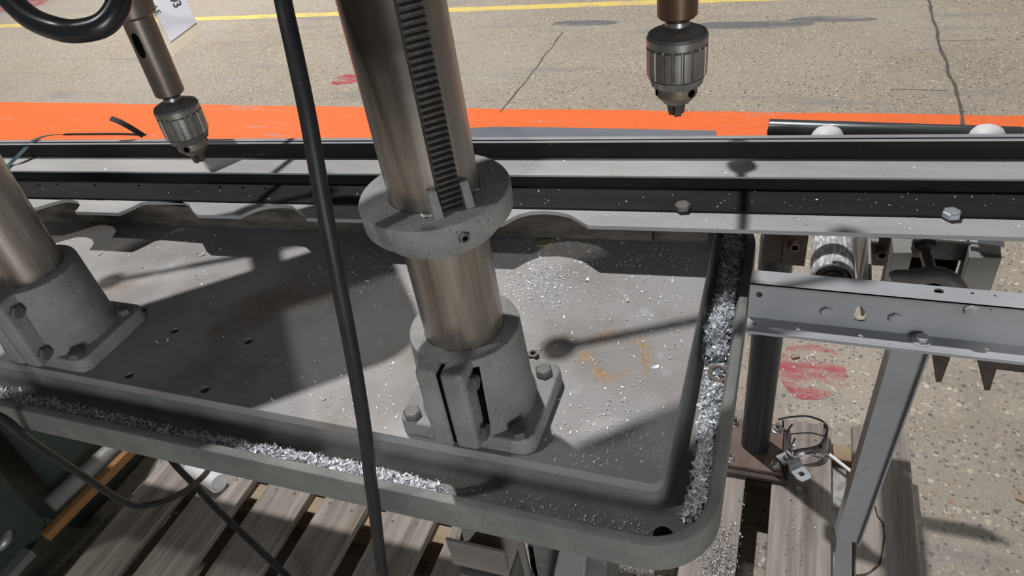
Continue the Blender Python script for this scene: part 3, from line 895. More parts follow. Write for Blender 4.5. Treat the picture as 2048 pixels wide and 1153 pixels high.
def drill_head(root, dx, zb, zw, ws, wn, wide):
    """The head above the frame: casting, belt cover, motor, feed wheel; all out of view, casting its shadow on the bed."""
    X, Y = CX + dx, CY
    d = Vector((SPX - CX, SPY - CY, 0)).normalized()
    nv = Vector((d.y, -d.x, 0))

    def P(s_, n_, z):
        return Vector((X, Y, 0)) + d * s_ + nv * n_ + Vector((0, 0, z))

    def plate(s0, s1, n0, n1, z0, z1, r, name, mt):
        ol = [P(p.x, p.y, z0) for p in rrect(s0, n0, s1, n1, 0, r, 5)]
        MB().prism(ol, (0, 0, z1 - z0)).build(name, mt, root, bevel=0.006)
    plate(-0.075, 0.40 if wide else 0.255, -0.175, 0.06, zb, zb + 0.05, 0.055, 'head_shadow_plate', M['cast'])  # unseen plate, its outline shaped to cast the head's shadow on the bed
    plate(-0.065, 0.255, -0.17, -0.055, zb + 0.05, zb + 0.24, 0.04, 'head', M['cast'])
    plate(-0.30, 0.255, -0.21, -0.125, zb + 0.24, zb + 0.33, 0.04, 'belt_cover', M['cast'])
    mn = 0.0 if wide else -0.13
    MB().cyl(P(-0.20, mn, zb + 0.02), P(-0.20, mn, zb + 0.27), 0.085, seg=32).build('motor', M['cast'], root, bevel=0.01)
    if wide:
        plate(-0.40, 0.03, 0.0, 0.26, zb - 0.012, zb - 0.002, 0.03, 'light_blocker', M['cast'])  # unseen sheet added to keep the front-left lamp off the bed
    hub0, hub1 = P(ws, -0.176, zw), P(ws, wn - 0.01, zw)
    MB().cyl(hub0, hub1, 0.020).build('feed_hub', M['chuck_dark'], root)
    for k in range(3):
        a = PI + 2 * PI / 3 * k
        r = d * math.cos(a) + Vector((0, 0, math.sin(a)))
        p0 = P(ws, wn, zw)
        p1 = p0 + r * 0.19 - nv * 0.045
        h = MB().tube([p0, p1], 0.0055, 10).build('feed_handle', M['chuck'], root)
        MB().lathe([(0.003, -0.018), (0.012, -0.013), (0.0165, 0), (0.012, 0.013), (0.003, 0.018)], p1, r, 20).build('knob', M['rubber'], h)


rt, *_ = drill_press(0.0, 1.107, 'drill press whose toothed column and grey collar stand mid picture', M['quill_brown'], 0.9, True)
drill_head(rt, 0.0, 1.45, 1.36, 0.29, -0.205, False)
lf, qxl, qyl, zql = drill_press(-0.54, 1.037, 'left drill press, its column base in shade at the left edge', M['quill'], 0.3, False)
drill_head(lf, -0.54, 1.25, 1.36, 0.26, -0.247, True)
# drift slot and stepped sleeve on the left quill
MB().lathe([(0.0165, 0), (0.0205, 0.003), (0.0212, 0.02), (0.0212, 0.09)], (qxl, qyl, zql + 0.082), seg=48).build('spindle_sleeve', M['quill'], lf)
fd = Vector((-qxl, -qyl, 0)).normalized()
fd = Matrix.Rotation(math.radians(-38), 3, 'Z') @ fd
fe = Vector((-fd.y, fd.x, 0))
zs_ = zql + 0.058
ol = []
for i in range(16):
    a = 2 * PI * i / 16
    ol.append(Vector((qxl, qyl, zs_)) + fd * 0.0122 + fe * 0.0042 * math.cos(a) + Vector((0, 0, 0.013 * math.copysign(abs(math.sin(a)) ** 0.6, math.sin(a)))))
MB().prism(ol, fd * 0.0037).build('drift_slot', M['black'], lf)

# ------------------------------------------------------------------ stepped guide rail bolted over the rear of the bed
TH = math.radians(4.65)
RU = Vector((math.cos(TH), math.sin(TH), 0))
RV = Vector((-math.sin(TH), math.cos(TH), 0))
RO = Vector((-0.0984, 0.6914, 0))


def rl(u, v, z):
    return RO + RU * u + RV * v + Vector((0, 0, z))


rail = thing('guide_rail', 'long stepped black steel rail with notched front flange behind the presses', 'guide rail', rl(-0.4, 0.07, 0.86))
U0, U1 = -1.55, 0.95
scal = [[(-0.945, 0.0), (-0.930, 0.010), (-0.9189, 0.0192), (-0.905, 0.029), (-0.8993, 0.0322), (-0.886, 0.0325), (-0.872, 0.029), (-0.858, 0.018), (-0.853, 0.008), (-0.852, 0.0)],
        [(-0.775, 0.0), (-0.7729, 0.004), (-0.766, 0.014), (-0.7558, 0.0290), (-0.748, 0.0325), (-0.69, 0.0325), (-0.675, 0.027), (-0.655, 0.008), (-0.642, 0.0)],
        [(-0.5768, 0.0), (-0.570, 0.012), (-0.5579, 0.0235), (-0.545, 0.029), (-0.5272, 0.031), (-0.510, 0.028), (-0.4906, 0.015), (-0.478, 0.004), (-0.4751, 0.0)],
        [(-0.2094, 0.0), (-0.2020, 0.012), (-0.1917, 0.0215), (-0.178, 0.028), (-0.1624, 0.0305), (-0.146, 0.029), (-0.1298, 0.0222), (-0.115, 0.010), (-0.1055, 0.0)]]
ol = [rl(U0, 0.0, 0.910)]
random.seed(5)
for s in scal:
    for (u, v) in s:
        ol.append(rl(u + random.uniform(-.0008, .0008), max(0, v + random.uniform(-.0007, .0007)), 0.910))
ol += [rl(U1, 0.0, 0.910), rl(U1, 0.0330, 0.910), rl(U0, 0.0330, 0.910)]
MB().prism(ol, (0, 0, 0.0055)).build('notched_flange', M['rail'], rail, bevel=0.0008, label='dusty front flange with torch-cut notches')
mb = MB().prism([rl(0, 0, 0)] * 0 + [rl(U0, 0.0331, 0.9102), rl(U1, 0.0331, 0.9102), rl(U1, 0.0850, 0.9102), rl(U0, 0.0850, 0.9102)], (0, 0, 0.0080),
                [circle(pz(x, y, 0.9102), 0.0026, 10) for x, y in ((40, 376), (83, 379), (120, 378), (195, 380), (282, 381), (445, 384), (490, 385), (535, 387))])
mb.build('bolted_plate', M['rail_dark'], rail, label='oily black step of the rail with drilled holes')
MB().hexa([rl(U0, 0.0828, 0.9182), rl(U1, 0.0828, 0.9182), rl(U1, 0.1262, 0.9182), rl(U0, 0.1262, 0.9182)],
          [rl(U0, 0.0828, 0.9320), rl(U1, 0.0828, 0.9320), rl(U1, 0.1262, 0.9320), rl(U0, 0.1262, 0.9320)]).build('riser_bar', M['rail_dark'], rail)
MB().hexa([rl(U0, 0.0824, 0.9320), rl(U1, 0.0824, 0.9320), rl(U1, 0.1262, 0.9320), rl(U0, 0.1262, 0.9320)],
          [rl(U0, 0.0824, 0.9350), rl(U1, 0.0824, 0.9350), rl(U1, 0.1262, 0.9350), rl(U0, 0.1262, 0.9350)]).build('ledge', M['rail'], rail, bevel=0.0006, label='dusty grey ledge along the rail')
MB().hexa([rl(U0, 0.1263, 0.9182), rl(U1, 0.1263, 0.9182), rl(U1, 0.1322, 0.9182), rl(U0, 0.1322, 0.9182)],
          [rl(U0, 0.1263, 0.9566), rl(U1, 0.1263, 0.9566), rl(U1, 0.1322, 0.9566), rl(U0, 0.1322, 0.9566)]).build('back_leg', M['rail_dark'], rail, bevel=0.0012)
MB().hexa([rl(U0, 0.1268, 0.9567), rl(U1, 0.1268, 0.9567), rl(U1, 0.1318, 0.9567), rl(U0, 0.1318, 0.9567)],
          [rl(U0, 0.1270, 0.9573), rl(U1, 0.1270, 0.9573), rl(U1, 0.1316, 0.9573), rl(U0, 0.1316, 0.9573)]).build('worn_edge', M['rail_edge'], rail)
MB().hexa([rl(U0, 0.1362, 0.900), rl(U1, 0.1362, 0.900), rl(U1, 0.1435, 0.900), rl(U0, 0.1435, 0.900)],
          [rl(U0, 0.1362, 0.9573), rl(U1, 0.1362, 0.9573), rl(U1, 0.1435, 0.9573), rl(U0, 0.1435, 0.9573)]).build('rear_angle', M['rail_edge'], rail, bevel=0.0008)
for (ua, ub, vb) in ((-0.33, 0.028, 0.243), (0.098, 0.108, 0.250), (0.148, 0.180, 0.189), (0.258, 0.266, 0.243), (0.319, 0.351, 0.189)):
    MB().hexa([rl(ua, 0.1436, 0.9085), rl(ub, 0.1436, 0.9085), rl(ub, vb, 0.9085), rl(ua, vb, 0.9085)],
              [rl(ua, 0.1436, 0.9125), rl(ub, 0.1436, 0.9125), rl(ub, vb, 0.9125), rl(ua, vb, 0.9125)]).build('rear_bracket', M['rail_dark'], rail)
MB().hexa([rl(U0, 0.120, 0.8600), rl(0.03, 0.120, 0.8600), rl(0.03, 0.1435, 0.8600), rl(U0, 0.1435, 0.8600)],
          [rl(U0, 0.120, 0.9180), rl(0.03, 0.120, 0.9180), rl(0.03, 0.1435, 0.9180), rl(U0, 0.1435, 0.9180)]).build('spacer_bar', M['bar_rust'], rail)
MB().hexa([rl(U0, 0.0512, 0.8603), rl(-0.036, 0.0512, 0.8603), rl(-0.036, 0.085, 0.8603), rl(U0, 0.085, 0.8603)],
          [rl(U0, 0.0512, 0.9101), rl(-0.036, 0.0512, 0.9101), rl(-0.036, 0.085, 0.9101), rl(U0, 0.085, 0.9101)]).build('spacer_bar', M['bar_rust'], rail, bevel=0.001)
MB().hexa([rl(-0.035, 0.0515, 0.8603), rl(0.030, 0.0515, 0.8603), rl(0.030, 0.085, 0.8603), rl(-0.035, 0.085, 0.8603)],
          [rl(-0.035, 0.0515, 0.9101), rl(0.030, 0.0515, 0.9101), rl(0.030, 0.085, 0.9101), rl(-0.035, 0.085, 0.9101)]).build('spacer_bar', M['bar_rust'], rail, bevel=0.001)
for (x, y, mm) in ((1365, 417, 'bolt'), (1902, 432, 'zinc')):
    p = pz(x, y, 0.9182)
    MB().hexhead(p, (0, 0, 1), 0.0094, 0.0062, 0.25, 0.0).build('hex_bolt', M[mm], rail)

# ------------------------------------------------------------------ things on the rail
ZF = 0.9128
p = [rl(-0.32, 0.150, ZF), rl(0.031, 0.150, ZF), pz(1432, 266.5, ZF), pz(1270, 263, ZF), pz(1100, 259.5, ZF), pz(990, 258.5, ZF), pz(930, 261, ZF)]
tag(MB().prism(p, (0, 0, 0.004)).build('flat_bar', M['sheet'], bevel=0.0006), 'blue-grey flat steel bar lying behind the rail, right of the big column', 'steel bar')
a, b = pz(1537, 257, 0.9253), pz(2041, 275, 0.9253)
dirp = (b - a).normalized()
tag(MB().lathe([(0.0095, 0), (0.0118, 0.0), (0.0122, 0.001), (0.0122, (b - a).length)], a, dirp, 28).build('pipe', M['paint_pipe']), 'black pipe splashed with white paint lying behind the rail', 'pipe')
for u, lab in ((0.1635, 'left of two white round caps in front of the splashed pipe'), (0.3345, 'right of two white round caps in front of the splashed pipe')):
    tag(MB().lathe([(0.0185, 0.0), (0.0195, 0.002), (0.0192, 0.025), (0.0180, 0.031), (0.0145, 0.0362), (0.0085, 0.0393), (0.002, 0.0403)], rl(u, 0.1705, ZF), (0, 0, 1), 32).build('round_cap', M['white_plastic']),
        lab, 'cap', 'white caps behind the rail')
stp = thing('steel_strap', 'bluish steel banding strap looped over the rail at far left', 'strap', pz(70, 285, 0.95))
wv = RU * 0.0095
pts = smooth_path([pz(128, 269, 0.960), pz(98, 271, 0.962), pz(72, 279, 0.9598), pz(52, 296, 0.953), pz(34, 314, 0.946), pz(20, 328, 0.9385), pz(9, 345, 0.9362), pz(0, 356, 0.9360)], 6)
MB().ribbon(pts, wv, 0.0008).build('band', M['strap'], stp)
pts = smooth_path([pz(128, 269, 0.960), pz(190, 268.5, 0.9605), pz(250, 268.5, 0.9605), pz(292, 270.5, 0.9598)], 6)
MB().ribbon(pts, RV * 0.006, 0.0008).build('band_edge', M['strap_black'], stp)
pts = [pz(287, 272, 0.9592), pz(262, 256, 0.975), pz(240, 244, 0.985), pz(221, 236.5, 0.991)]
MB().ribbon(pts, Vector((0.002, 0.007, 0.004)), 0.0008).build('band_tail', M['strap_black'], stp, label='black cut end of the strap sticking up')

# ------------------------------------------------------------------ conveyor section at right
conv = thing('roller_conveyor', 'grey roller conveyor end with bolted side channel at the right', 'conveyor', (0.25, 0.85, 0.13))
XA, XB = -0.0172, 0.58
YC = 0.65
ZC0, ZC1 = 0.8316, 0.8774
slot = [(1722, 612), (1729, 621), (1733, 634), (1730, 642), (1719, 643.5), (1708, 640), (1708, 630), (1713, 616)]
web = [Vector((XA, YC, ZC0)), Vector((XB, YC, ZC0)), Vector((XB, YC, ZC1)), Vector((XA, YC, ZC1))]
hl = [[py(x, y, YC) for x, y in slot], circle(py(1518, 590, YC), 0.0037, 14, 'y')]
ch = MB().prism(web, (0, 0.0025, 0), hl).build('side_channel', M['frame'], conv, label='grey painted side channel with bolts and punched holes')
tf = [Vector((XA, YC, ZC1)), Vector((XB, YC, ZC1)), Vector((XB, YC + 0.0265, ZC1)), Vector((XA, YC + 0.0265, ZC1))]
MB().prism(tf, (0, 0, -0.0025), [circle(pz(1878, 583, ZC1), 0.0048, 14), circle(pz(1945, 587, ZC1), 0.0017, 10), circle(pz(1990, 592, ZC1), 0.0014, 10)]).build('top_flange', M['frame'], ch)
bfp = [Vector((XA, YC + 0.0024, ZC0)), Vector((XB, YC + 0.0024, ZC0)), Vector((XB, YC - 0.0205, ZC0)), Vector((XA, YC - 0.0205, ZC0))]
MB().prism(bfp, (0, 0, -0.0025), [circle(pz(x, y, ZC0), 0.0030, 12) for x, y in ((1508, 648), (1597, 657.5), (1722, 670.5), (1975, 697))]).build('bottom_flange', M['frame'], ch)
MB().box((XA, YC - 0.0236, ZC0 - 0.0040), (XB, YC - 0.0206, ZC0 - 0.0001)).build('flange_lip', M['frame'], ch)
for x, y, r in ((1653, 623, 0.0062), (1790, 636, 0.0066), (1942, 621, 0.0066)):
    MB().hexhead(py(x, y, YC), (0, -1, 0), r, 0.0035, 0.15).build('hex_bolt', M['frame'], ch)
MB().hexhead(pz(1842, 682, ZC0), (0, -0.1, 1), 0.0062, 0.0046, 0.2, 0.0095).build('hex_bolt', M['frame'], ch)
# roller
rx = 0.0815
ro = MB().lathe([(0.0238, 0.0), (0.0266, 0.0), (0.0278, 0.0014), (0.0281, 0.0035), (0.0281, 0.33), (0.0266, 0.332)], (rx, 0.850, 0.7430), (0, 1, 0), 56, cap=(False, True)).build('roller', M['roller'], conv,
                                                                                                                                                           label='scuffed white and grey steel roller')
MB().lathe([(0.0240, 0.005), (0.0205, 0.0030), (0.0198, 0.0042), (0.0135, 0.0042), (0.0128, 0.0012), (0.0080, 0.0012)], (rx, 0.850, 0.7430), (0, 1, 0), 40, cap=(False, True)).build('bearing', M['chuck_dark'], ro)
MB().lathe([(0.0052, 0), (0.0052, 0.022)], (rx, 0.832, 0.7430), (0, 1, 0), 6).build('axle', M['dull_zinc'], ro)
MB().hexa([(0.040, 0.6526, 0.8345), (0.058, 0.6526, 0.8345), (0.058, 0.838, 0.732), (0.040, 0.838, 0.732)],
          [(0.040, 0.6526, 0.8445), (0.058, 0.6526, 0.8445), (0.058, 0.838, 0.750), (0.040, 0.838, 0.750)]).build('roller_arm', M['frame'], conv)
MB().box((0.0575, 0.830, 0.733), (0.093, 0.836, 0.752)).build('roller_arm', M['frame'], conv)
# second frame plate beside the roller
MB().hexa([(0.116, 0.79, 0.735), (0.120, 0.79, 0.735), (0.122, 1.02, 0.69), (0.118, 1.02, 0.69)],
          [(0.116, 0.79, 0.792), (0.120, 0.79, 0.792), (0.122, 1.02, 0.812), (0.118, 1.02, 0.812)]).build('divider_plate', M['box_tube'], conv, bevel=0.0006)
MB().hexa([(0.1202, 0.87, 0.794), (0.130, 0.87, 0.794), (0.142, 1.02, 0.808), (0.1222, 1.02, 0.808)],
          [(0.1202, 0.87, 0.797), (0.130, 0.87, 0.797), (0.142, 1.02, 0.811), (0.1222, 1.02, 0.811)]).build('divider_flange', M['box_tube'], conv)
# box brackets, levelling bolt and yoke
zb = 0.80
t1 = [pz(1782, 466, zb), pz(1822, 466, zb), pz(1826, 506, zb), pz(1787, 506, zb)]
t2 = [pz(1937, 470, zb), pz(2000, 474, zb), pz(2004, 517, zb), pz(1938, 515, zb)]
for t in (t1, t2):
    bt = [p + Vector((0.0, 0.0, -0.085)) for p in t]
    MB().hexa(bt, t).build('box_bracket', M['box_tube'], conv, bevel=0.0012)
x0, x1 = t1[1].x + 0.001, t2[0].x - 0.001
MB().box((x0, 0.872, 0.775), (x1, 0.876, 0.8025)).build('cross_plate', M['steel_dark'], conv)
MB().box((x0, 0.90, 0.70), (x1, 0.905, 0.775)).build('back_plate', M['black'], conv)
bp_ = py(1849, 500, 0.80)
bt_ = py(1862, 545, 0.775)
st_ = MB()
L = (bt_ - bp_).length
pr = []
k = 0
while k * 0.0011 < L + 0.012:
    pr.append((0.0070 if k % 2 else 0.0063, k * 0.0011))
    k += 1
st_.lathe(pr, bp_ + (bp_ - bt_).normalized() * 0.008, bt_ - bp_, 24)
lb = st_.build('levelling_bolt', M['chuck'], conv, angle=80, label='shiny threaded levelling bolt')
MB().hexhead(bp_ + (bp_ - bt_).normalized() * 0.0075, bt_ - bp_, 0.0135, 0.0085, 0.1).build('nut', M['steel_dark'], lb)
yk = []
for i, (x, y) in enumerate(((1782, 552), (1795, 549), (1815, 552), (1838, 551), (1860, 547), (1880, 548), (1898, 556), (1912, 570), (1925, 590))):
    yk.append(py(x, y + 3, 0.765))
MB().tube(smooth_path(yk, 4), [0.006 + 0.004 * min(1, i / 10) for i in range(8 * 4 + 1)], 12).build('yoke', M['box_tube'], conv, label='curved cast yoke under the threaded bolt')
a, b = pz(1938, 478, 0.812), pz(2008, 488, 0.812)
MB().ribbon([a, a.lerp(b, 0.5), b], Vector((0.0, 0.010, 0.002)), 0.0012).build('clip_strip', M['zinc'], conv, label='bright zinc strip poking out under the rail')
# hidden rear channel that carries far ends
MB().box((0.03, 1.020, 0.81), (XB, 1.024, 0.872)).build('rear_channel', M['frame'], conv)
for xx in (0.30, 0.54):
    MB().box((xx, 0.6526, 0.8185), (xx + 0.03, 1.02, 0.8205)).build('cross_tie', M['frame'], conv)
# pointed gussets under the channel
for pts in (((1863, 706), (1903, 711), (1883, 765), (1872, 766)), ((1953, 716), (1999, 722), (1980, 782), (1969, 782))):
    q = [py(x, y, 0.662) for x, y in pts]
    MB().prism(q, (0, 0.006, 0)).build('gusset', M['brown_steel'], conv, bevel=0.0006)
a, b = py(1996, 727, 0.663), py(2060, 741, 0.663)
MB().box((a.x, 0.6625, b.z - 0.004), (XB, 0.6685, a.z + 0.004)).build('brace', M['brown_steel'], conv)
# leg
tl, tr = py(1786, 690, 0.6555), py(1856, 700, 0.6555)
bl, br = py(1672, 1075, 0.775), py(1716, 1088, 0.775)
legf = MB().hexa([bl, br, br + Vector((0, 0.0025, 0)), bl + Vector((0, 0.0025, 0))], [tl, tr, tr + Vector((0, 0.0025, 0)), tl + Vector((0, 0.0025, 0))])
leg = legf.build('leg', M['frame'], conv, label='slanted grey channel leg standing on the pallet')
for p0, p1, s in ((bl, tl, -1), (br, tr, 1)):
    if s < 0:
        o0, o1 = Vector((-0.002, 0.020, 0)), Vector((-0.002, 0.020, 0))
        MB().hexa([p0, p0 + Vector((0.0022, 0, 0)), p0 + Vector((0.0022, 0, 0)) + o0, p0 + o0], [p1, p1 + Vector((0.0022, 0, 0)), p1 + Vector((0.0022, 0, 0)) + o1, p1 + o1]).build('leg_side', M['frame'], leg)
    else:
        o0 = Vector((0, -0.006, 0))
        MB().hexa([p0 + o0, p0 + Vector((0.002, 0, 0)) + o0, p0 + Vector((0.002, 0, 0)), p0], [p1 + o0, p1 + Vector((0.002, 0, 0)) + o0, p1 + Vector((0.002, 0, 0)), p1]).build('leg_lip', M['frame'], leg)
fa, fb = pz(1664, 1165, 0.131), pz(1704, 1172, 0.131)
ft0, ft1 = py(1668, 1118, fa.y - 0.008), py(1706, 1122, fb.y - 0.008)
kn0, kn1 = bl.copy(), br.copy()
MB().hexa([fa + Vector((0, .003, 0)), fb + Vector((0, .003, 0)), fb + Vector((0, 0.006, 0)), fa + Vector((0, 0.006, 0))],
          [kn0 + Vector((0.002, 0.002, 0)), kn1 + Vector((-0.009, 0.002, 0)), kn1 + Vector((-0.009, 0.005, 0)), kn0 + Vector((0.002, 0.005, 0))]).build('leg_foot', M['frame'], leg)

# ------------------------------------------------------------------ support post on plate
pst = thing('support_post', 'black round steel post standing on a rusty bolted plate', 'post', (0.0091, 1.056, ZP))
PXc, PYc = 0.0091, 1.056
MB().lathe([(0.0278, 0.0), (0.0278, 0.520), (0.0262, 0.522)], (PXc, PYc, ZP + 0.018), seg=48).build('pipe_post', M['post'], pst)
MB().box((PXc - 0.058, PYc - 0.066, ZP + 0.009), (PXc + 0.054, PYc + 0.062, ZP + 0.018)).build('base_plate', M['rust_plate'], pst, bevel=0.0012)
MB().box((PXc - 0.075, PYc - 0.078, ZP + 0.0003), (PXc + 0.068, PYc + 0.06, ZP + 0.009)).build('lower_plate', M['brown_steel'], pst, bevel=0.001)
for sx_, sy_ in ((-1, -1), (1, -1), (1, 1), (-1, 1)):
    bx, by = PXc - 0.002 + 0.043 * sx_, PYc - 0.002 + 0.048 * sy_
    q = MB().hexhead((bx, by, ZP + 0.018), (0, 0, 1), 0.0085, 0.008, 0.3, 0.0105).build('nut', M['dull_zinc'], pst)
    MB().cyl((bx, by, ZP + 0.027), (bx, by, ZP + 0.037), 0.0045, seg=12).build('stud', M['rust_plate'], q)
MB().box((0.018, 0.997, 0.655), (0.052, 1.003, 0.79)).build('cross_plate', M['brown_steel'], pst)
MB().box((0.128, 0.997, 0.668), (0.178, 1.003, 0.79)).build('cross_plate', M['brown_steel'], pst)
MB().box((0.0, 1.19, 0.64), (0.24, 1.196, 0.76)).build('rear_plate', M['brown_steel'], pst)
MB().box((-0.012, 1.0, 0.655), (0.02, 1.03, 0.79)).build('saddle', M['brown_steel'], pst)
for (x, y) in ((1590, 497), (1764, 512)):
    q = py(x, y, 0.985)
    MB().lathe([(0.0052, 0.0), (0.0072, 0.0), (0.0072, 0.0195)], q, (0, 1, 0), 20, cap=(False, True)).build('stub_tube', M['rust_plate'], pst)

# ------------------------------------------------------------------ loose things on pallet
gl = thing('safety_glasses', 'clear safety glasses with black frame lying on pallet by the post', 'glasses', pz(1610, 870, ZP))
zg = ZP + 0.0345
t1p = smooth_path([pz(1556, 840, zg), pz(1580, 835, zg + 0.004), pz(1612, 833, zg + 0.004), pz(1636, 839, zg + 0.003), pz(1648, 845, zg)], 5)
MB().tube(t1p, 0.0022, 8).build('temple', M['glasses_frame'], gl)
brow = smooth_path([pz(1648, 845, zg), pz(1654.5, 855, zg), pz(1652, 870, zg), pz(1641, 889, zg), pz(1620, 897, zg), pz(1600, 900, zg), pz(1587, 903, zg)], 5)
MB().tube(brow, 0.0024, 8).build('brow_bar', M['glasses_frame'], gl)
t2p = smooth_path([pz(1587, 903, zg), pz(1579, 894, zg), pz(1574, 876, zg + 0.003), pz(1576, 862, zg + 0.002), pz(1584, 850, zg - 0.004)], 5)
MB().tube(t2p, 0.0022, 8).build('temple', M['glasses_frame'], gl)
lens_b = []
lt = []
for i, p in enumerate(brow):
    d = Vector((0.010, -0.014, 0)) * math.sin(PI * i / (len(brow) - 1)) + Vector((0.002, -0.003, 0))
    lens_b.append(Vector((p.x, p.y, ZP + 0.0015)) + d)
    lt.append(p)
mb = MB()
vs = lt + lens_b
nn = len(lt)
mb.add(vs, [(i, i + 1, nn + i + 1, nn + i) for i in range(nn - 1)])
lo_ = mb.build('lens', M['lens'], gl)
sm = lo_.modifiers.new('solid', 'SOLIDIFY')
sm.thickness = 0.0012
a = pz(1566, 842, zg)
MB().tube([a, Vector((a.x + 0.004, a.y - 0.006, ZP + 0.002))], 0.0018, 8).build('ear_tip', M['glasses_frame'], gl)
MB().tube([pz(1644, 893, zg - 0.004), pz(1628, 908, ZP + 0.004)], 0.0025, 8).build('nose_pad', M['glasses_frame'], gl)

# zinc clamp
cl = thing('pipe_clamp', 'shiny zinc offset clamp with square hole on the pallet', 'clamp', pz(1588, 930, ZP))
ca, cb = pz(1563, 908, ZP + 0.02), pz(1606, 953, ZP + 0.02)
ca.z = cb.z = ZP
dc_ = (cb - ca)
LL = dc_.length
dc_.normalize()
sc_ = Vector((-dc_.y, dc_.x, 0))
pf = [(0.0, 0.020), (0.36, 0.020), (0.42, 0.022), (0.47, 0.031), (0.53, 0.034), (0.60, 0.032), (0.66, 0.024), (0.71, 0.0205), (0.76, 0.0195), (1.0, 0.0195)]
pts = [ca + dc_ * (LL * u) + Vector((0, 0, h)) for u, h in pf]
mb = MB()
mb.ribbon(pts[:8], sc_ * 0.030, 0.0026)
cb_ = mb.build('strap_body', M['zinc'], cl, bevel=0.0004)
e0 = pts[7]
ol = [e0 + sc_ * 0.015, e0 - sc_ * 0.015, e0 - sc_ * 0.015 + dc_ * 0.022, e0 - sc_ * 0.010 + dc_ * 0.030, e0 + sc_ * 0.010 + dc_ * 0.030, e0 + sc_ * 0.015 + dc_ * 0.022]
ol = [Vector((p.x, p.y, ZP + 0.0192)) for p in ol]
hc = e0 + dc_ * 0.014
hs = [Vector((hc.x, hc.y, ZP + 0.0192)) + (sc_ * s + dc_ * t) * 0.0048 for s, t in ((1, 1), (1, -1), (-1, -1), (-1, 1))]
MB().prism(ol, (0, 0, 0.0026), [hs]).build('strap_end', M['zinc'], cl, bevel=0.0004)
q = pts[0] + dc_ * 0.014
MB().lathe([(0.0060, 0), (0.0060, 0.0022), (0.0040, 0.0045), (0.0, 0.005)], q, (0, 0, 1), 20, cap=(True, False)).build('rivet', M['dull_zinc'], cl)
MB().cyl(Vector((q.x, q.y, ZP + 0.0002)), q, 0.005, seg=16).build('stud', M['dull_zinc'], cl)
MB().cyl(Vector((hc.x, hc.y, ZP + 0.0002)) - dc_ * 0.002 + sc_ * 0.008, Vector((hc.x, hc.y, ZP + 0.0193)) - dc_ * 0.002 + sc_ * 0.008, 0.005, seg=16).build('stud', M['dull_zinc'], cl)
# white stick
a, b = pz(1659, 910, ZP + 0.004), pz(1732, 967, ZP + 0.004)
tag(MB().tube([a, a.lerp(b, 0.5), b], 0.0036, 10).build('white_stick', M['white_plastic']), 'thin white stick lying across pallet boards behind the grey leg', 'stick')

# folded steel offcut under table front
oc = thing('folded_offcut', 'tan folded sheet steel offcut with zigzag end under the table front', 'steel offcut', pz(960, 1140, ZP))
yo = 0.40
prof_px = ((1010, 1107), (1017, 1150), (1042, 1076), (1061, 1153))
base_p = pz(1017, 1152, ZP + 0.25)
yb = base_p.y
A = py(1009, 1107, yb - 0.02)
B = py(1018, 1151, yb)
Cc = py(1043, 1076, yb + 0.02)
Dd = py(1064, 1160, yb + 0.03)
shift = py(892, 1084, yb - 0.02) - A
shift.z *= 0.25
for (p, q, nm) in ((A, B, 'front_leg'), (B, Cc, 'middle_leg'), (Cc, Dd, 'end_leg')):
    nrm = (q - p).cross(shift).normalized() * 0.004
    s2 = shift if nm != 'end_leg' else shift * 0.12
    MB().hexa([p, q, q + nrm, p + nrm], [p + s2, q + s2, q + nrm + s2, p + nrm + s2]).build(nm, M['offcut'], oc)
MB().box((A.x - 0.09, yb - 0.015, ZP + 0.0003), (A.x - 0.01, yb + 0.06, B.z - 0.004)).build('stacked_block', M['cast'], oc, bevel=0.002)
sp = [py(918, 1040, 0.44), py(965, 1048, 0.44), py(938, 1082, 0.44), py(928, 1084, 0.44)]
MB().prism(sp, (0, 0.006, 0)).build('gusset', M['cast'], tab, bevel=0.0006)

# tubes and wood strip left below
a, b = pz(100, 1012, ZP + 0.022), pz(236, 890, ZP + 0.022)
tag(MB().cyl(a, b, 0.021, seg=28).build('dirty_pipe', M['dirty_plastic']), 'dirty pale pipe lying by the green pedestal at left', 'pipe')
a, b = pz(92, 1075, ZP + 0.01), pz(275, 890, ZP + 0.01)
dd = (b - a).normalized()
ss = Vector((-dd.y, dd.x, 0)) * 0.008
tag(MB().hexa([a - ss - Vector((0, 0, .0098)), a + ss - Vector((0, 0, .0098)), b + ss - Vector((0, 0, .0098)), b - ss - Vector((0, 0, .0098))],
              [a - ss + Vector((0, 0, .012)), a + ss + Vector((0, 0, .012)), b + ss + Vector((0, 0, .012)), b - ss + Vector((0, 0, .012))]).build('wood_strip', M['wood_rust']),
    'narrow orange-brown wood strip lying beside the dirty pipe', 'wood strip')
a, b = pz(438, 968, ZP + 0.022), pz(385, 934, ZP + 0.022)
tag(MB().lathe([(0.016, 0.003), (0.0165, 0), (0.0215, 0), (0.0215, (b - a).length)], a, b - a, 28, cap=(True, True)).build('pipe_stub', M['white_plastic']), 'short white plastic pipe stub on the pallet under the rim', 'pipe')
a, b = pz(438, 968, ZP + 0.022), pz(385, 934, ZP + 0.022)
tag(MB().tube(smooth_path([pz(-15, 1020, 0.20), pz(5, 1040, 0.205), pz(14, 1062, 0.205), pz(12, 1082, 0.20), pz(-6, 1098, 0.19), pz(-25, 1102, 0.18)], 6), 0.010, 14).build('conduit', M['dull_zinc']),
    'grey bent conduit by the green pedestal at left edge', 'conduit')

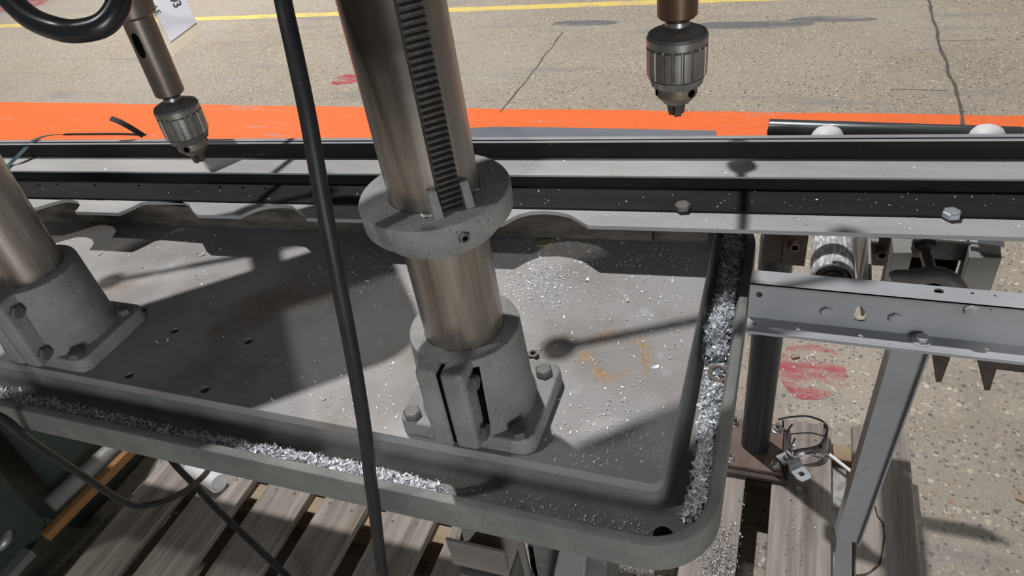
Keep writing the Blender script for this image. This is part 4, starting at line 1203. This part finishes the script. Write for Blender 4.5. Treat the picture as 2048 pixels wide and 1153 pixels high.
# ------------------------------------------------------------------ cords
pts = smooth_path([py(545, -120, 0.435), py(566, 0, 0.415), py(590, 110, 0.396), py(617, 240, 0.378), py(645, 400, 0.360), py(672, 540, 0.347), py(703, 700, 0.336), py(728, 850, 0.330),
                   py(741, 960, 0.3285), py(748, 1010, 0.328), py(757, 1090, 0.327), py(771, 1190, 0.322)], 6)
tag(MB().tube(pts, 0.0060, 16).build('power_cord', M['rubber']), 'black rubber cord hanging down in front of the table, left of the big column', 'cord')
pts = smooth_path([pd(-60, -90, 0.42), pd(10, -12, 0.40), pd(60, 35, 0.39), pd(115, 58, 0.385), pd(160, 62, 0.385), pd(205, 50, 0.385), pd(232, 20, 0.385), pd(243, -20, 0.385), pd(248, -80, 0.385)], 8)
tag(MB().tube(pts, 0.0062, 18).build('rubber_hose', M['hose']), 'thick glossy black hose looping across the top left corner', 'hose')
pts = smooth_path([py(-60, 815, 0.30), py(5, 838, 0.31), py(60, 882, 0.33), py(140, 935, 0.36), py(200, 975, 0.38), py(240, 1000, 0.40), py(275, 1012, 0.42), py(325, 1004, 0.45), py(375, 980, 0.50), py(405, 955, 0.55), py(419, 938, 0.62)], 6)
tag(MB().tube(pts, 0.0052, 12).build('power_cord', M['rubber']), 'black cable sagging in a loop under the table at left', 'cord')
pts = smooth_path([pz(320, 890, 0.30), pz(350, 930, 0.28), pz(390, 972, 0.25), pz(440, 1025, 0.22), pz(500, 1082, 0.19), pz(560, 1140, 0.16), pz(610, 1190, 0.15)], 6)
tag(MB().tube(pts, 0.0065, 12).build('power_cord', M['rubber']), 'black cable running straight down across the pallet boards at left', 'cord')

# ------------------------------------------------------------------ paper tag
tg = thing('paper_tag', 'white paper tag with manila end hanging behind the left chuck quill', 'tag', py(350, 50, 0.80))
TC = py(350, 50, 0.80)
TN = Vector((0.45, -0.45, 0.77)).normalized()


def tp(x, y):
    d = ray(x, y)
    return CAM + d * ((TC - CAM).dot(TN) / d.dot(TN))


k1, k2 = (299, 18), (350, 109)
r1, r2 = (372, -20), (402, 66)
bl0, br0 = (341, 84), (393, 45)
MB().prism([tp(240, -110), tp(*bl0), tp(*br0), tp(330, -100)], TN * -0.0004).build('label_sheet', M['paper'], tg, smooth=False)
MB().prism([tp(238, -112), tp(*k2), tp(*r2), tp(332, -102)], TN * -0.0005).build('card', M['manila'], tg, smooth=False).location -= TN * 0.0009
MB().prism([tp(303, 25), tp(343, 112), tp(350, 110), tp(312, 40)], TN * -0.0005).build('card', M['manila'], tg, smooth=False).location -= TN * 0.003
ux = (tp(*bl0) - tp(240 + (341 - 299) - 42, -110)).normalized()
ux = (tp(341, 84) - tp(290, -6)).normalized()
uy = (tp(388, 52) - tp(341, 84))
uy = (uy - ux * uy.dot(ux)).normalized()
uz = ux.cross(uy)


def text_on(s, ox, oy, size, bold=0.0):
    """Printed letters lying on the tag: baseline runs down its long side."""
    cu = bpy.data.curves.new('printed_text', 'FONT')
    cu.body = s
    cu.size = 1.0
    cu.offset = bold
    tmp = bpy.data.objects.new('tmp', cu)
    COL.objects.link(tmp)
    bpy.context.view_layer.update()
    me = bpy.data.meshes.new_from_object(tmp.evaluated_get(bpy.context.evaluated_depsgraph_get()))
    bpy.data.objects.remove(tmp)
    mb = MB()
    mb.add([tp(ox + size * (v.co.x * 0.5 + v.co.y * 0.866), oy + size * (v.co.x * 0.866 - v.co.y * 0.5)) + TN * 0.0005 for v in me.vertices], [list(p.vertices) for p in me.polygons])
    return mb.build('printed_text', M['ink'], tg, smooth=False)


text_on('93', 339.0, -2.5, 23.5, 0.022)
text_on('LE', 302.5, 16.5, 18.5, 0.004)

# ------------------------------------------------------------------ chips
rng = np.random.default_rng(11)


def chips(name, label, centers, sizes, material, flat=0.3, cat='chips', nseg=3):
    mb = MB()
    for c, s in zip(centers, sizes):
        Ln, w = s * rng.uniform(0.7, 1.5), s * rng.uniform(0.18, 0.5)
        curl = rng.uniform(0.2, 2.2)
        yaw = rng.uniform(0, 2 * PI)
        tl_ = rng.normal(0, flat)
        rl_ = rng.normal(0, flat)
        R = Matrix.Rotation(yaw, 3, 'Z') @ Matrix.Rotation(tl_, 3, 'Y') @ Matrix.Rotation(rl_, 3, 'X')
        vs = []
        rad = Ln / curl
        for i in range(nseg + 1):
            a = curl * (i / nseg - 0.5)
            x, z = rad * math.sin(a), rad * (1 - math.cos(a))
            for sgn in (-0.5, 0.5):
                vs.append(Vector(c) + R @ Vector((x, sgn * w * (1 - 0.35 * abs(a)), z)) + Vector((0, 0, 0.0003)))
        mb.add(vs, [(2 * i, 2 * i + 1, 2 * i + 3, 2 * i + 2) for i in range(nseg)])
    o = mb.build(name, material, angle=80)
    o['kind'] = 'stuff'
    o['label'] = label
    o['category'] = cat
    return o


def along(path, n, spread, zfun, z):
    """Random points along a px path on plane z, gaussian across, heap height zfun."""
    P = [pz(x, y, z) for x, y in path]
    L = [0.0]
    for i in range(len(P) - 1):
        L.append(L[-1] + (P[i + 1] - P[i]).length)
    out = []
    for _ in range(n):
        t = rng.uniform(0, L[-1])
        i = max(k for k in range(len(L) - 1) if L[k] <= t)
        u = (t - L[i]) / (L[i + 1] - L[i])
        p = P[i].lerp(P[i + 1], u)
        d = (P[i + 1] - P[i]).normalized()
        nn = Vector((-d.y, d.x, 0))
        s = rng.normal(0, 1)
        s = max(-1.9, min(1.9, s))
        q = p + nn * s * spread
        h = zfun * max(0, 1 - (s / 2) ** 2) * rng.uniform(0, 1) * (0.45 + 0.55 * abs(noise.noise(Vector((t * 28, 0.5, 0)))) * 2)
        out.append(Vector((q.x, q.y, z + h)))
    return out


# right trough heap
pr_ = [(1473, 470), (1468, 520), (1462, 580), (1444, 640), (1432, 680), (1436, 730), (1430, 800), (1422, 860), (1412, 930), (1402, 1000), (1390, 1050)]
c1 = along(pr_[:6], 3600, 0.0080, 0.019, ZT + 0.0006)
c2 = along(pr_[5:], 2300, 0.0062, 0.012, ZT + 0.0006)
chips('metal_chips', 'heap of silvery curled metal chips filling the right trough', c1 + c2, rng.uniform(0.0035, 0.0085, len(c1) + len(c2)), M['chips'], 0.75)
# front trough heap
pf_ = [(-20, 783), (120, 818), (300, 862), (430, 893), (560, 916), (700, 948), (850, 982)]
c1 = along(pf_, 2100, 0.0055, 0.008, ZT + 0.0006)
c2 = along([(380, 880), (560, 914), (720, 950), (880, 988)], 1300, 0.0060, 0.009, ZT + 0.0006)
c3 = along([(860, 975), (1000, 1000), (1180, 1040), (1300, 1060)], 420, 0.009, 0.0005, ZT + 0.0006)
c3 = [c for c in c3 if c.y < 0.375]
chips('metal_chips', 'ridge of silvery metal chips along the front trough', c1 + c2 + c3, np.concatenate([rng.uniform(0.0025, 0.0075, len(c1) + len(c2)), rng.uniform(0.001, 0.003, len(c3))]), M['chips'], 0.6)


def scatter(regions, z, cond=None):
    out = []
    for (cx, cy, rx_, ry_, n) in regions:
        for _ in range(n):
            x, y = rng.normal(cx, rx_), rng.normal(cy, ry_)
            p = pz(x, y, z)
            if cond is None or cond(p):
                out.append(p)
    return out


def on_bed(p):
    if not (SX0 + .01 < p.x < SX1 - 0.003 and SY0 + .003 < p.y < 0.738 + 0.077 * (p.x + 0.14)):
        return False
    for X in (CX, CX - 0.54):
        if abs(p.x - X) < 0.071 and abs(p.y - CY) < 0.062:
            return False
    return True


cs = scatter([(1075, 560, 40, 30, 560), (1180, 620, 120, 60, 420), (1130, 850, 120, 60, 260), (1250, 880, 70, 50, 190), (1300, 700, 60, 80, 70), (1080, 480, 90, 16, 260), (1280, 520, 80, 14, 240),
              (780, 540, 60, 30, 260), (560, 640, 160, 70, 90), (340, 500, 70, 25, 80), (650, 760, 120, 40, 110), (740, 800, 60, 30, 60)], ZS + 0.0002, on_bed)
chips('metal_chips', 'tiny bright metal flakes scattered over the bed', cs, rng.uniform(0.0010, 0.0034, len(cs)), M['chips'], 0.3)
cs = [pz(x, y, ZS + 0.0003) for x, y in ((320, 520), (395, 508), (405, 511), (285, 536), (200, 510), (204, 506), (315, 685), (335, 682), (282, 660), (440, 500), (1180, 505), (1080, 515), (540, 803), (545, 800),
                                         (1345, 560), (1310, 735), (1255, 600), (1175, 560))]
chips('metal_chips', 'larger bright shavings lying singly on the bed', cs, rng.uniform(0.004, 0.009, len(cs)), M['chips'], 0.25)
# chips on rail plates
cs = [pz(rng.uniform(0, 2040), rng.uniform(378, 424), 0.9186) for _ in range(130)]
cs = [c for c in cs if 0.036 < (c - RO).dot(RV) < 0.08]
c2 = [pz(rng.uniform(0, 2040), rng.uniform(314, 352), 0.9353) for _ in range(180)]
c2 = [c for c in c2 if 0.084 < (c - RO).dot(RV) < 0.125]
c3 = [pz(rng.uniform(1000, 2040), rng.uniform(428, 460), 0.9158) for _ in range(170)]
c3 = [c for c in c3 if 0.002 < (c - RO).dot(RV) < 0.031 and not (-0.21 < (c - RO).dot(RU) < -0.10)]
chips('metal_chips', 'specks of bright metal lying along the stepped rail', cs + c2 + c3, rng.uniform(0.0007, 0.0028, len(cs) + len(c2) + len(c3)), M['chips'], 0.3)
# pallet chips
c1 = scatter([(1440, 1120, 22, 40, 900), (1270, 1130, 26, 18, 420), (1620, 935, 22, 25, 60), (1590, 1060, 14, 70, 70), (1490, 1000, 8, 60, 50)], ZP + 0.0006,
             lambda p: -1.2 < p.x < 0.3 and any(x0 < p.x < x0 + 0.105 for x0 in xs))
chips('metal_chips', 'metal chips spilled on the pallet below the table corner', c1, rng.uniform(0.0012, 0.0048, len(c1)), M['chips_dark'], 0.4)
# debris on collar, flange and floor
cs = [Vector((CX + 0.0, CY, 0))]
q = pz(849, 434, 1.1072)
cc = [q, q + Vector((0.004, 0.001, 0)), pz(955, 380, 1.1072), pz(948, 384, 1.1072), pz(908, 420, 1.1072), pz(912, 424, 1.1072)]
for _ in range(90):
    a, r = rng.uniform(-1.6, 0.9), rng.uniform(0.039, 0.056)
    cc.append(Vector((CX + r * math.cos(a), CY + r * math.sin(a), 1.1072)))
chips('metal_chips', 'a few pale chips lying on the grey collar', cc, np.concatenate([[0.006, 0.005, 0.004, 0.003, 0.003, 0.003], rng.uniform(0.0004, 0.0012, len(cc) - 6)]), M['chips'], 0.3)
cc = []
for _ in range(120):
    p = Vector((CX + rng.uniform(-0.062, 0.062), CY + rng.uniform(-0.045, 0.05), ZS + 0.0188))
    if (p - Vector((CX, CY, p.z))).length > 0.066:
        cc.append(p)
chips('metal_chips', 'tiny chips dusting the column base flange', cc, rng.uniform(0.0005, 0.0016, len(cc)), M['chips'], 0.3)
# chips on floor near red mark
cc = scatter([(1620, 740, 25, 28, 60), (1700, 760, 60, 50, 25)], 0.001)
chips('metal_chips', 'pale chips on the floor around the red mark', cc, rng.uniform(0.002, 0.007, len(cc)), M['chips'], 0.3)

# ring, nut, key, scrap
q = pz(1436, 748, ZT + 0.010)
tag(MB().lathe([(0.0075, 0), (0.0075, 0.0014), (0.0105, 0.0014), (0.0105, 0), (0.0075, 0)], q, (0.1, -0.15, 1), 32, cap=(False, False)).build('washer', M['rust_plate']), 'thin brown ring lying on chips in the right trough', 'ring')
q = pz(1067, 713, ZS)
tag(MB().lathe([(0.0032, 0), (0.0062, 0), (0.0062, 0.0048), (0.0032, 0.0048), (0.0032, 0)], q, (0, 0, 1), 6, cap=(False, False)).build('hex_nut', M['bolt']), 'loose hex nut on the bed behind the column base', 'nut')
pts = smooth_path([pz(1052, 722, ZS + 0.0012), pz(1065, 722, ZS + 0.0016), pz(1078, 727, ZS + 0.0022), pz(1092, 733, ZS + 0.0012), pz(1102, 733, ZS + 0.0012)], 5)
tag(MB().ribbon(pts, Vector((0.001, 0.0028, 0.0018)), 0.0008).build('metal_strip', M['chips']), 'bent bright metal sliver beside the loose nut', 'shaving')
q = [pz(x, y, ZS + 0.0005) for x, y in ((1072, 487), (1085, 481), (1107, 482), (1100, 491), (1088, 494), (1073, 492))]
tag(MB().prism(q, (0, 0, 0.0012)).build('scrap', M['debris']), 'yellow-brown scrap on the dark strip under the notched rail', 'scrap')
q = pz(1590, 716, 0)
tag(MB().box((q.x - .01, q.y - .006, 0.0007), (q.x + .01, q.y + .006, 0.007), Matrix.Rotation(0.5, 3, 'Z')).build('wood_chip', M['wood_tan'], bevel=0.001), 'small tan wood chip on the red floor mark', 'wood chip')
q = pz(2044, 1003, 0)
tag(MB().box((q.x - .012, q.y - .006, 0.0001), (q.x + .02, q.y + .006, 0.006), Matrix.Rotation(-0.4, 3, 'Z')).build('wood_chip', M['wood_tan'], bevel=0.001), 'pale wood chip on bare floor at the right edge', 'wood chip')
